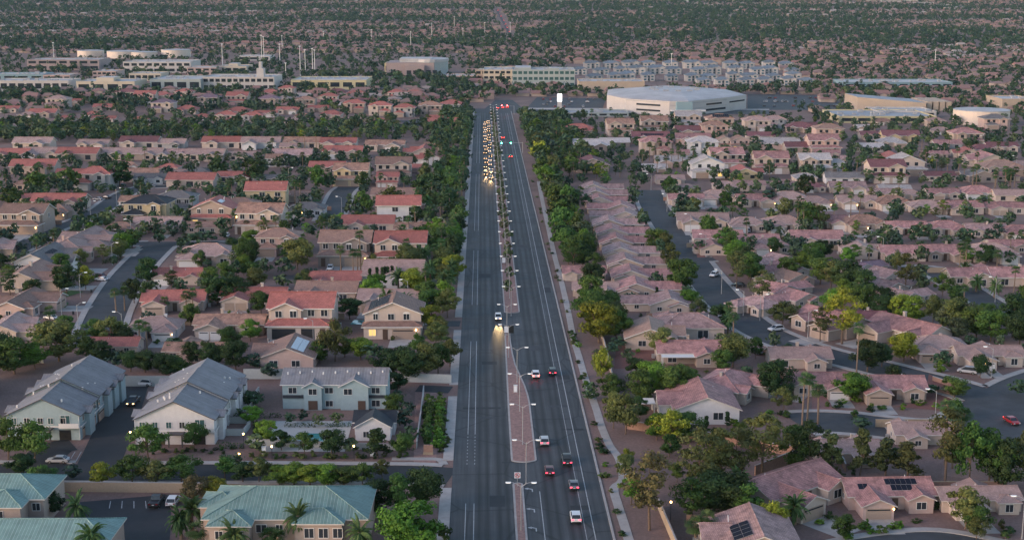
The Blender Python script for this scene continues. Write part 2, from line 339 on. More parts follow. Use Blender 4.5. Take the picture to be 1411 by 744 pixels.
def solar(r, x, y, z, p, ax, cols, rows, m='panel', pw=1.05, ph=1.65):
    """array of panels lying on a slope: ax 'x' -> slope falls towards -y (p) ; 'y' -> slope falls towards +x"""
    for i in range(cols):
        for j in range(rows):
            b = MB(); g = .05; sl = 1/math.sqrt(1+p*p); lift = .12
            q = []
            for (du, dv) in ((i*pw, j*ph), (i*pw+pw-g, j*ph), (i*pw+pw-g, j*ph+ph-g), (i*pw, j*ph+ph-g)):
                if ax == 'x': q.append((x+du, y+dv*sl, z+dv*sl*p+lift))
                elif ax == 'y': q.append((x-dv*sl, y+du, z+dv*sl*p+lift))
                else: q.append((x+dv*sl, y+du, z+dv*sl*p+lift))
            low = [(a, c, e-.06) for a, c, e in q]
            b.face(q, 0)
            for k in range(4): b.face([low[k], low[(k+1)%4], q[(k+1)%4], q[k]], 1)
            b.obj('solar_panel', [M[m], M['steel']], r)
# ------------------------------------------------------------------ vegetation
def leaves(cent, nrm, size, rg):
    """numpy quads: centres, outward normals, sizes -> verts, faces"""
    n = len(cent); nr = nrm+rg.normal(0, .55, (n, 3)); nr /= np.linalg.norm(nr, axis=1)[:, None]+1e-9
    up = rg.normal(0, 1, (n, 3)); a = np.cross(nr, up); a /= np.linalg.norm(a, axis=1)[:, None]+1e-9
    b = np.cross(nr, a); s = size[:, None]
    v = np.stack([cent-a*s-b*s*.6, cent+a*s*.8-b*s*.7, cent+a*s+b*s*.6, cent-a*s*.7+b*s*.75], 1).reshape(-1, 3)
    return v
def np_mesh(name, v, mats, nper=4, mi=None, cols=None):
    me = bpy.data.meshes.new(name); nf = len(v)//nper
    me.vertices.add(len(v)); me.vertices.foreach_set('co', np.ascontiguousarray(v, dtype=np.float32).ravel())
    me.loops.add(len(v)); me.loops.foreach_set('vertex_index', np.arange(len(v), dtype=np.int32))
    me.polygons.add(nf); me.polygons.foreach_set('loop_start', np.arange(0, len(v), nper, dtype=np.int32))
    me.polygons.foreach_set('loop_total', np.full(nf, nper, dtype=np.int32))
    for m in mats: me.materials.append(m)
    if mi is not None: me.polygons.foreach_set('material_index', mi.astype(np.int32))
    if cols is not None:
        at = me.attributes.new('tint', 'FLOAT', 'FACE'); at.data.foreach_set('value', cols.astype(np.float32))
    me.update(calc_edges=True); me.validate(); return me
def clump_points(rg, n, shape):
    """clump centres inside a crown envelope of unit height (z 0..1) and unit radius"""
    out = []
    while len(out) < n:
        z = rg.random(); a = rg.random()*6.283; r = math.sqrt(rg.random())
        if shape == 'round': lim = math.sqrt(max(0, 1-(2*z-1)**2))
        elif shape == 'wide': lim = math.sqrt(max(0, 1-(2*z-.8)**2))*(1 if z > .2 else .6)
        elif shape == 'cone': lim = (1-z)**.75+.08
        elif shape == 'pine': lim = math.sqrt(max(0, 1-(2*z-.9)**2))*.95
        else: lim = .25+.75*math.sin(math.pi*min(1, z*.9+.12))
        r *= .85*lim
        out.append((r*math.cos(a), r*math.sin(a), .08+.84*z))
    return np.array(out)
def crown_verts(seed, shape, hgt, rad, nclump, nleaf, ls, cr, flat=.75):
    rg = np.random.default_rng(seed); c = clump_points(rg, nclump, shape)*np.array([rad, rad, hgt])
    k = rg.integers(0, nclump, nleaf); d = rg.normal(0, 1, (nleaf, 3)); d /= np.linalg.norm(d, axis=1)[:, None]
    rr = cr*(.55+.75*rg.random(nclump))[k]*(rg.random(nleaf)**.4)
    pos = c[k]+d*rr[:, None]*np.array([1, 1, flat])
    mid = np.array([0, 0, hgt*.42]); o = (pos-mid)/np.array([rad, rad, hgt*.6]); o /= np.linalg.norm(o, axis=1)[:, None]+1e-9
    return leaves(pos, d*.6+o*.8, ls*(.6+.8*rg.random(nleaf)), rg), c
def trunk_mb(seed, h0, clumps, r, splits=6):
    rg = random.Random(seed); b = MB(); p = Vector((0, 0, -.1)); top = Vector((rg.uniform(-.3, .3), rg.uniform(-.3, .3), h0))
    b.tube(p, top, r, r*.7, 7)
    cs = sorted(range(len(clumps)), key=lambda i: rg.random())[:splits]
    for i in cs:
        e = Vector(clumps[i]); m = top.lerp(e, .5)+Vector((rg.uniform(-.3,.3), rg.uniform(-.3,.3), -.1))
        b.tube(top-Vector((0,0,.2)), m, r*.5, r*.33, 5, cap=False); b.tube(m, e, r*.33, r*.1, 5, cap=False)
    return b
TREE = {}   # kind -> list of (trunk mesh, crown mesh near, crown mesh mid, height, radius)
def mk(kind, n, shape, hgt, rad, base, ncl, nleaf, ls, cr, leaf, flat=.75, tr=.2):
    TREE[kind] = []
    for i in range(n):
        seed = hash((kind, i)) % 9999 if False else sum(map(ord, kind))*17+i*31
        ch = hgt-base
        v, c = crown_verts(seed, shape, ch, rad, ncl, nleaf, ls, cr, flat); v = v+np.array([0, 0, base])
        v2, _ = crown_verts(seed, shape, ch, rad, ncl, max(60, nleaf//6), ls*2.1, cr, flat); v2 = v2+np.array([0, 0, base])
        v3, _ = crown_verts(seed, shape, ch, rad, max(5, ncl//3), 42, ls*5.6, cr*1.4, flat); v3 = v3+np.array([0, 0, base])
        tm = trunk_mb(seed, base+.25*ch, c+np.array([0, 0, base]), tr).mesh('trunk', [M['bark']])
        TREE[kind].append((tm, np_mesh('crown', v, [M[leaf]]), np_mesh('crown', v2, [M[leaf]]), v3, hgt, rad))
mk('ash', 6, 'round', 9, 4.2, 1.7, 30, 6200, .17, 1.35, 'leaf_mid')
mk('mesquite', 5, 'wide', 7, 4.4, 1.6, 26, 4200, .15, 1.25, 'leaf_olive', .6, .16)
mk('pine', 4, 'pine', 12, 4.2, 3.0, 34, 3000, .15, 1.2, 'leaf_pine', .5, .2)
mk('conifer', 2, 'cone', 9, 2.4, .8, 26, 2200, .2, .9, 'leaf_pine', .6, .15)
mk('shrub', 4, 'round', 1.5, 1.0, .05, 8, 420, .11, .42, 'leaf_mid', .8, .05)
mk('cypress', 1, 'cone', 7, .75, .1, 22, 1200, .13, .4, 'leaf_dark', 1.2, .1)
def palm_mesh(seed, kind):
    rg = random.Random(seed); vs = []; q = []
    n, L, droop = (30, 2.0, 1.0) if kind == 'fan' else (46, 3.5, 1.25)
    quads = []
    for i in range(n):
        az = i*2.39996+rg.uniform(-.2, .2); el = R(rg.uniform(-45, 75)); l = L*rg.uniform(.8, 1.1)
        d = Vector((math.cos(az)*math.cos(el), math.sin(az)*math.cos(el), math.sin(el))); side = Vector((-math.sin(az), math.cos(az), 0))
        if kind == 'fan':
            st = d*l*.45; tip = st+d*l*.15
            for k in range(9):
                a = R(-80+160*k/8); f = (d*math.cos(a)+side*math.sin(a)); e = st+f*l*.55+Vector((0,0,-.18*l)); w = f.cross(d.cross(side)).normalized()*.085
                quads.append([st-w*.4, st+w*.4, e+w, e-w])
            w = side*.03; quads.append([-w, w, st+w, st-w])
        else:
            pts = [Vector((0,0,0))]; cur = Vector((0,0,0)); dd = d.copy()
            for k in range(6):
                dd = (dd+Vector((0,0,-.16*droop*(k+1)/3))).normalized(); cur = cur+dd*l/6; pts.append(cur.copy())
            for k in range(6):
                ww = .42*(1-abs(k-2)/5)
                for sg in (-1, 1):
                    a, b2 = pts[k], pts[k+1]; dn = Vector((0,0,-.35*ww))
                    quads.append([a, b2, b2+side*sg*ww+dn+dd*.25, a+side*sg*ww+dn+dd*.25])
    return np.array([p for f in quads for p in f])
for kd, ht in (('fan', 9.), ('date', 6.5)):
    TREE[kd+'palm'] = []
    for i in range(3):
        v = palm_mesh(i+5, kd)+np.array([0, 0, ht]); b = MB(); r = .22 if kd == 'fan' else .34
        lean = random.Random(i).uniform(-.3, .3)
        pts = [Vector((lean*(z/ht)**2, 0, z)) for z in np.linspace(-.1, ht, 7)]
        v = v+np.array([lean, 0, 0])
        for k in range(6): b.tube(pts[k], pts[k+1], r*(1.25-.1*k), r*(1.1-.1*k), 7, cap=False)
        b.tube(pts[6]-Vector((0,0,.9)), pts[6]+Vector((0,0,.1)), r*1.5, r*1.2, 7)
        w = palm_mesh(i+5, kd)[:: 1].reshape(-1, 4, 3)[::4].reshape(-1, 3)*1.15+np.array([lean, 0, ht])
        mm = np_mesh('crown', v, [M['leaf_palm']])
        TREE[kd+'palm'].append((b.mesh('trunk', [M['palmbark']]), mm, mm, w, ht+(.8 if kd == 'fan' else 1.6), 2.1 if kd == 'fan' else 3.3))
TREES = []      # pending placements: dict(loc, kind, h, w, leaf)
def T(x, y, h, w=None, leaf=None, kind='ash', auto=False, world=None):
    p = Vector(world) if world is not None else P(x, y)
    p.z = gz(p.y)
    TREES.append(dict(p=p, kind=kind, h=h, w=w, leaf=leaf, auto=auto))
# ------------------------------------------------------------------ avenue frame
A0 = P(618, 744); A1 = P(636, 450)
AD = (A1-A0).normalized(); AR = Vector((AD.y, -AD.x, 0)); AW = 29.7
def AV(a, l, z=0.): return Vector((A0.x+AR.x*a+AD.x*l, A0.y+AR.y*a+AD.y*l, z))
def AVI(p):
    d = Vector((p[0]-A0.x, p[1]-A0.y, 0)); return d.dot(AR), d.dot(AD)
def LY(y, x=700): return AVI(P(x, y))[1]
LEND = LY(152)
# ------------------------------------------------------------------ terrain
def ground():
    ys = [-150, 100]+list(range(200, 1156, 50))+list(range(1156, 6200, 80)); xs = list(range(-4500, 4501, 250))
    v = [(x, y, gz(y)-.02) for y in ys for x in xs]; n = len(xs)
    f = [(j*n+i, j*n+i+1, (j+1)*n+i+1, (j+1)*n+i) for j in range(len(ys)-1) for i in range(n-1)]
    me = bpy.data.meshes.new('ground'); me.from_pydata(v, [], f)
    m, t, b = nt('desert_ground'); b.inputs['Roughness'].default_value = .95
    tc = N(t, 'ShaderNodeTexCoord')
    n1 = N(t, 'ShaderNodeTexNoise', i_Scale=.035, i_Detail=6., i_Roughness=.65); t.links.new(tc.outputs['Object'], n1.inputs['Vector'])
    n2 = N(t, 'ShaderNodeTexNoise', i_Scale=1.6, i_Detail=6., i_Roughness=.7); t.links.new(tc.outputs['Object'], n2.inputs['Vector'])
    v1 = N(t, 'ShaderNodeTexVoronoi', i_Scale=.055); t.links.new(tc.outputs['Object'], v1.inputs['Vector'])
    a = mixc(t, (.25,.15,.13), (.15,.1,.085), ramp(t, n1.outputs['Fac'], [(.42, 0.), (.6, 1.)]))
    yard = mixc(t, (.13,.08,.068), (.26,.17,.145), v1.outputs['Color'])
    a = mixc(t, a, yard, .45)
    a = mixc(t, a, ramp(t, n2.outputs['Fac'], [(.3, .72), (.7, 1.2)]), 1., 'MULTIPLY')
    t.links.new(a, b.inputs['Base Color'])
    me.materials.append(m); tag(link('ground', me), 'reddish desert gravel ground under the whole suburb', kind='structure')
ground()
# ------------------------------------------------------------------ ribbons
def catmull(pts, step=1.5):
    out = []; q = [pts[0]*2-pts[1]]+pts+[pts[-1]*2-pts[-2]]
    for i in range(1, len(q)-2):
        n = max(2, int((q[i+1]-q[i]).length/step))
        for k in range(n):
            t = k/n; a, b, c, d = q[i-1], q[i], q[i+1], q[i+2]
            out.append(.5*((2*b)+(c-a)*t+(2*a-5*b+4*c-d)*t*t+(3*b-a-3*c+d)*t**3))
    out.append(pts[-1]); return out
def normals(c):
    r = []
    for i in range(len(c)):
        d = c[min(i+1, len(c)-1)]-c[max(i-1, 0)]; d.z = 0; d.normalize(); r.append(Vector((d.y, -d.x, 0)))
    return r
def ribbon(name, c, o0, o1, z, mat, label, keep=None, kerb=0, kind='structure'):
    n = normals(c); b = MB(); L = 0
    for i in range(len(c)-1):
        seg = (c[i+1]-c[i]).length
        if keep is None or (keep(c[i]+n[i]*(o0+o1)/2) and keep(c[i+1]+n[i+1]*(o0+o1)/2)):
            zz = [Vector((0,0,gz(c[k].y)+z)) for k in (i, i+1)]
            p = [c[i]+n[i]*o0+zz[0], c[i]+n[i]*o1+zz[0], c[i+1]+n[i+1]*o1+zz[1], c[i+1]+n[i+1]*o0+zz[1]]
            b.face(p, 0, [(o0,L),(o1,L),(o1,L+seg),(o0,L+seg)])
            if kerb:
                for q0, q1 in ((p[0], p[3]), (p[1], p[2])):
                    dn = Vector((0,0,kerb)); b.face([q0-dn, q1-dn, q1, q0], 0)
        L += seg
    if not b.f: return None
    return tag(b.obj(name, [mat]), label, kind=kind)
STREETS = []
def street(pts, w, label, walk=True, mat='asphalt', z=.006):
    c = catmull([Vector((p.x, p.y, 0)) for p in [P(*q) for q in pts]])
    STREETS.append((c, w, label, walk, mat, z))
def dist_street(p, skip=-1, pad=0.):
    best = 1e9
    for i, (c, w, *_r) in enumerate(STREETS):
        if i == skip: continue
        for q in c[::2]:
            d = math.hypot(q.x-p.x, q.y-p.y)-w/2
            if d < best: best = d
    return best
street([(133,478),(140,450),(153,420),(173,387),(196,360),(217,340),(226,333)], 12, 'grey left residential street running up past the trash bins')
street([(150,339),(190,336),(240,336),(290,336),(330,337)], 8.5, 'short cross street at the top of the left residential street')
street([(18,348),(45,332),(75,315),(105,306),(138,290),(160,274),(182,263),(204,258),(232,257)], 9.5, 'curving upper left street behind the tan houses')
street([(380,383),(410,382),(450,381),(500,374)], 8, 'cul-de-sac in front of the grey two storey house', False)
street([(452,305),(462,285),(471,266),(480,258)], 10.5, 'left cul-de-sac street with green lawns beside it')
street([(893,262),(902,285),(920,310),(943,345),(964,375),(983,398),(1006,423),(1034,447),(1070,466),(1128,486),(1200,504),(1268,521),(1330,538),(1372,556),(1398,590),(1440,640)], 12.5, 'long curved residential street between the pink roofed houses')
street([(1098,583),(1130,581),(1175,583),(1225,589),(1275,594),(1320,592),(1352,577),(1378,556),(1425,530),(1480,512)], 15, 'cul-de-sac street crossing in front of the tan garage house')
street([(1245,371),(1284,372),(1310,386),(1336,402),(1362,418),(1395,436),(1440,462)], 10.5, 'upper right street below the date palms')
street([(1130,772),(1190,757),(1250,748),(1300,746),(1360,757),(1440,775)], 9, 'street at the lower right corner of the scene')
street([(905,300),(945,298),(985,299)], 7, 'first side street off the curved street', True)
street([(925,322),(970,320),(1000,322)], 7, 'second side street off the curved street', True)
street([(950,358),(985,357)], 7, 'third side street off the curved street', True)
street([(-40,650),(60,650),(160,651),(260,651),(380,651),(500,652),(575,653),(622,656)], 10, 'dark side road joining the avenue below the townhouses', True, 'asphalt_new')
street([(130,652),(145,620),(160,585),(171,556),(178,535),(182,527)], 9, 'dark drive between the two long grey townhouses', False, 'asphalt_new', .01)
street([(160,780),(168,740),(172,705),(173,686)], 17, 'parking court beside the green roofed building', False, 'asphalt_new')
street([(50,640),(75,618),(100,612)], 9, 'parking bay by the long grey townhouse', False, 'asphalt_new', .014)
street([(575,535),(600,536),(621,537)], 6, 'narrow gated drive beside the townhouse wall', False, 'asphalt_new')
street([(598,447),(615,446),(634,446)], 7, 'short drive joining the avenue by the palms', False)
street([(560,175),(570,170),(562,166)], 16, 'small parking court among the red roofed homes', False)
def build_streets():
    pan = M['concrete']
    for i, (c, w, label, walk, mat, z) in enumerate(STREETS):
        ribbon('residential_street', c, -w/2, w/2, z+i*.0015, M[mat], label)
        if not walk: continue
        def keep(p):
            a, l = AVI(p)
            return not (-.5 < a < AW+.5) and dist_street(p, i) > .4
        for s, nm in ((-1, 'left'), (1, 'right')):
            o = [w/2+.0, w/2+1.9] if s > 0 else [-w/2-1.9, -w/2]
            ribbon('sidewalk', c, o[0], o[1], .13, pan, f'pale concrete sidewalk along the {nm} edge of the '+' '.join(label.split()[:6]), keep, .13)
build_streets()
# ------------------------------------------------------------------ avenue
def avenue():
    m, t, b = nt('avenue_asphalt'); b.inputs['Roughness'].default_value = .7
    uv = N(t, 'ShaderNodeUVMap'); sx = N(t, 'ShaderNodeSeparateXYZ'); t.links.new(uv.outputs[0], sx.inputs[0])
    dv = N(t, 'ShaderNodeMath', operation='DIVIDE'); dv.inputs[1].default_value = AW; t.links.new(sx.outputs[0], dv.inputs[0])
    st = []; base = .045
    def lane(c):
        for o, k in ((-1.75, 1.4), (-.85, .38), (0, 1.15), (.85, .38), (1.6, 1.4)): st.append(((c+o)/AW, base*k))
    st.append((0., base*1.3)); st.append((2.9/AW, base*1.1))
    lane(6.3); lane(10.2); st.append((15/AW, base*1.2)); lane(19.5); lane(23.4); st.append((26.8/AW, base*1.25)); st.append((1., base*1.1))
    col = ramp(t, dv.outputs[0], [(p, (c*.95, c*.99, c*1.06)) for p, c in sorted(st)])
    mp = N(t, 'ShaderNodeMapping'); mp.inputs['Scale'].default_value = (1.6, .035, 1); t.links.new(uv.outputs[0], mp.inputs[0])
    n1 = N(t, 'ShaderNodeTexNoise', i_Scale=1., i_Detail=6., i_Roughness=.6); t.links.new(mp.outputs[0], n1.inputs['Vector'])
    n2 = N(t, 'ShaderNodeTexNoise', i_Scale=.07, i_Detail=7., i_Roughness=.65); t.links.new(uv.outputs[0], n2.inputs['Vector'])
    col = mixc(t, col, ramp(t, n1.outputs['Fac'], [(.3, .62), (.7, 1.35)]), 1., 'MULTIPLY')
    col = mixc(t, col, ramp(t, n2.outputs['Fac'], [(.35, .7), (.65, 1.22)]), 1., 'MULTIPLY')
    # dark sealed cracks and patches
    mp2 = N(t, 'ShaderNodeMapping'); mp2.inputs['Scale'].default_value = (.07, .05, 1); t.links.new(uv.outputs[0], mp2.inputs[0])
    vo = N(t, 'ShaderNodeTexVoronoi', feature='DISTANCE_TO_EDGE', i_Scale=1.); t.links.new(mp2.outputs[0], vo.inputs['Vector'])
    col = mixc(t, col, ramp(t, vo.outputs['Distance'], [(.008, .35), (.016, 1.)]), .75, 'MULTIPLY')
    t.links.new(col, b.inputs['Base Color'])
    c = [AV(0, l) for l in np.linspace(-110, LEND, 120)]
    n = len(c)
    b2 = MB()
    for i in range(n-1):
        p = [c[i], c[i]+AR*AW, c[i+1]+AR*AW, c[i+1]]; l0, l1 = AVI(c[i])[1], AVI(c[i+1])[1]
        b2.face([q+Vector((0,0,.03)) for q in p], 0, [(0,l0),(AW,l0),(AW,l1),(0,l1)])
    tag(b2.obj('avenue', [m]), 'wide straight dark asphalt avenue running away up the middle', kind='structure')
    # kerbs and walks
    def strip(name, a0, a1, l0, l1, z0, z1, mat, label):
        q = MB(); k = max(1, int((l1-l0)/30))
        for i in range(k):
            s0, s1 = l0+(l1-l0)*i/k, l0+(l1-l0)*(i+1)/k
            p = [AV(a0,s0), AV(a1,s0), AV(a1,s1), AV(a0,s1)]
            q.face([x+Vector((0,0,z1)) for x in p], 0, [(a0,s0),(a1,s0),(a1,s1),(a0,s1)])
            if z1-z0 > .02:
                for e0, e1 in ((0,3),(1,2),(0,1),(3,2)): q.face([p[e0]+Vector((0,0,z0)), p[e1]+Vector((0,0,z0)), p[e1]+Vector((0,0,z1)), p[e0]+Vector((0,0,z1))], 0)
        return tag(q.obj(name, [M[mat]]), label, kind='structure')
    gaps = [(LY(672), LY(634)), (LY(455), LY(437)), (LY(546), LY(530))]
    l = -110
    for i, (g0, g1) in enumerate(gaps[:1]+gaps[2:]+gaps[1:2]+[(LEND-12, LEND)]):
        strip('sidewalk', -2.2, -.01, l, g0, 0, .15, 'concrete', 'pale sidewalk and kerb on the left of the avenue, '+ORD[i]+' length'); l = g1
    strip('kerb', AW, AW+.45, -110, LEND-12, 0, .15, 'concrete', 'pale concrete kerb along the right edge of the avenue')
    z = .036
    def line(a, l0, l1, w=.12): strip('road_marking', a-w/2, a+w/2, l0, l1, z, z, 'marking', f'white painted line on the avenue asphalt')
    for l0, l1 in ((-110, LY(693)), (LY(598), LY(470)), (LY(420), LY(345)), (LY(318), LY(240)), (LY(225), LY(160))):
        line(2.9, l0, l1, .14); line(4.5, l0, l1, .14)
    for a in (2.9, 4.5):
        for k in range(9):
            ll = LY(601)-1.1*k*2
            strip('road_marking', a-.07, a+.07, ll-.8, ll, z, z, 'marking', 'white dashes on the avenue near the side road mouth')
    line(AW-3.1, -110, LEND-20, .18); line(AW-4.7, -110, LEND-20, .1)
    line(17.45, -110, LY(677), .16)
    strip('road_marking', 10.2, 17, LY(637)-.3, LY(637)+.3, z, z, 'asphalt_new', 'dark patch across the median opening')
    for yy in (675, 703, 729):
        q = MB(); a0, l0 = 16.0, LY(yy); zz = Vector((0,0,z))
        pts = [(-.1,-1.1),(.14,-1.1),(.14,.5),(-.75,.95),(-.75,1.25),(-1.6,.75),(-.75,.2),(-.75,.55),(-.1,.25)]
        q.face([AV(a0+x, l0+y)+zz for x, y in pts]); tag(q.obj('turn_arrow', [M['marking']]), 'white left turn arrow painted in the pocket lane', kind='structure')
    for i, (a_, yy, w_, d_) in enumerate([(24.5,560,5,1.6),(26.5,592,5,1.2),(6,562,9,1.5),(5.5,575,8,1),(25,700,4,2.4),(9,690,3,6),(21,480,3,5),(8,500,4,3),(27,520,3,4),(22,340,4,8),(7,380,4,7),(27.5,400,2.5,8)]):  # repaired spots, plus dark rectangles of shadow painted in as asphalt
        strip('asphalt_patch', a_-w_/2, a_+w_/2, LY(yy)-d_/2, LY(yy)+d_/2, .033, .033, 'asphalt_new' if i%3 else 'asphalt', f'darker repair and painted shadow patch in the avenue asphalt, {ORD[i]} of several')
    # medians
    def median(poly, label):
        q = MB(); pts = [tuple(AV(a, l)[:2]) for a, l in poly]; cx = sum(a for a, _ in poly)/len(poly)
        q.prism(pts, 0, .17); tag(q.obj('median', [M['concrete']]), label+' with pale kerb', kind='structure')
        q = MB(); n = len(poly); inn = []
        for i, (a, l) in enumerate(poly):
            # inset towards polygon inside
            (pa, pl), (na, nl) = poly[i-1], poly[(i+1)%n]
            d1 = Vector((a-pa, l-pl)).normalized(); d2 = Vector((na-a, nl-l)).normalized()
            nn = (Vector((-d1.y, d1.x))+Vector((-d2.y, d2.x)))
            nn = nn.normalized()*.42 if nn.length > 1e-6 else Vector((0, 0))
            inn.append(tuple(AV(a+nn.x, l+nn.y)[:2]))
        q.prism(inn, .1, .19); tag(q.obj('median_bed', [M['gravel']]), label+' filled with brown gravel', kind='structure')
    def nose(a0, a1, l, end):
        m_, r = (a0+a1)/2, (a1-a0)/2; s = -1 if end == 'lo' else 1
        ang = np.linspace(math.pi, 2*math.pi, 9) if end == 'lo' else np.linspace(0, math.pi, 9)
        return [(m_+r*math.cos(t), l+s*0+min(r, 1.6)*math.sin(t)) for t in ang]
    median(nose(12.15, 14.3, LY(668), 'hi')+[(12.15, -110), (14.3, -110)], 'narrow near median strip')
    lo = nose(12.15, 17.6, LY(634), 'lo')
    up = [(17.6, LY(556)), (17.4, LY(545)), (16.9, LY(532)), (16, LY(518)), (15, LY(503)), (14.5, LY(488)), (14.2, LY(470))]
    median(lo+up+nose(12.5, 14.2, LY(458), 'hi')+[(12.15, LY(560))], 'tapering middle median')
    median(nose(12.8, 17.7, LY(430), 'lo')+nose(12.8, 17.7, LY(168), 'hi'), 'long planted median')
avenue()
for pts, lab in (([(872,762),(860,722),(852,697),(846,672),(858,660),(853,632),(840,613),(829,588),(822,565),(815,545),(806,520),(798,492),(790,465),(782,425),(773,386),(764,352),(757,321),(749,285),(742,250)], 'pale concrete path winding along the right verge of the avenue'),
                 ([(612,640),(606,633),(585,632),(540,632)], 'pale concrete corner walk by the side road')):
    c = catmull([Vector((p.x,p.y,0)) for p in [P(*q) for q in pts]])
    ribbon('path', c, -.9, .9, .05, M['concrete'], lab, None, .05)
def patch(name, pts, mat, z, label):
    b = MB(); w = [P(*q) for q in pts]; b.face([(p.x, p.y, gz(p.y)+z) for p in w]); return tag(b.obj(name, [M[mat]]), label, kind='structure')
M['lawn'] = simple('lawn', (.05,.12,.03), .95, var=.3, scale=4)
M['pool'] = simple('pool_water', (.06,.27,.27), .05, var=.1)
M['deck'] = simple('pool_deck', (.45,.43,.4), .9, var=.1)
M['redgravel'] = simple('red_gravel', (.2,.085,.07), .95, var=.25, scale=2)
M['brick_paving'] = simple('brick_paving', (.28,.14,.12), .9, var=.2, scale=2)
patch('pool_deck', [(362,622),(475,622),(486,580),(380,580)], 'deck', .02, 'pale paved deck around the townhouse pool')
patch('swimming_pool', [(408,612),(446,612),(446,597),(414,597)], 'pool', .05, 'small teal swimming pool on the pale deck')
patch('swimming_pool', [(482,447),(502,447),(503,441),(488,441)], 'pool', .05, 'small teal swimming pool behind the solar roof house')
patch('lawn', [(70,407),(92,409),(115,402),(98,400)], 'lawn', .03, 'bright green front lawn on the left street')
patch('lawn', [(58,418),(90,424),(95,417),(66,413)], 'lawn', .03, 'second green front lawn nearer on the left street')
for i, yy in enumerate((266, 271, 276, 281)): patch('lawn', [(428,yy+2),(440,yy+2),(444,yy-1),(434,yy-1)], 'lawn', .03, f'green lawn strip beside the left cul-de-sac, {ORD[i]} from top')
patch('gravel_yard', [(1232,560),(1300,566),(1318,535),(1280,515),(1275,540),(1258,556)], 'redgravel', .02, 'red gravel corner yard beside the tan garage house')
patch('gravel_yard', [(962,358),(985,350),(972,335),(955,336)], 'redgravel', .02, 'red gravel yard at the third side street')
patch('gravel_yard', [(846,508),(900,508),(905,478),(850,472)], 'redgravel', .02, 'bare red gravel back yard beside the bright trees')
patch('driveway', [(1118,566),(1152,566),(1150,545),(1120,545)], 'brick_paving', .015, 'red brick driveway beside the three fan palms')
patch('gravel_yard', [(600,640),(570,636),(572,540),(612,540)], 'gravel', .015, 'gravel strip with green bushes left of the avenue')
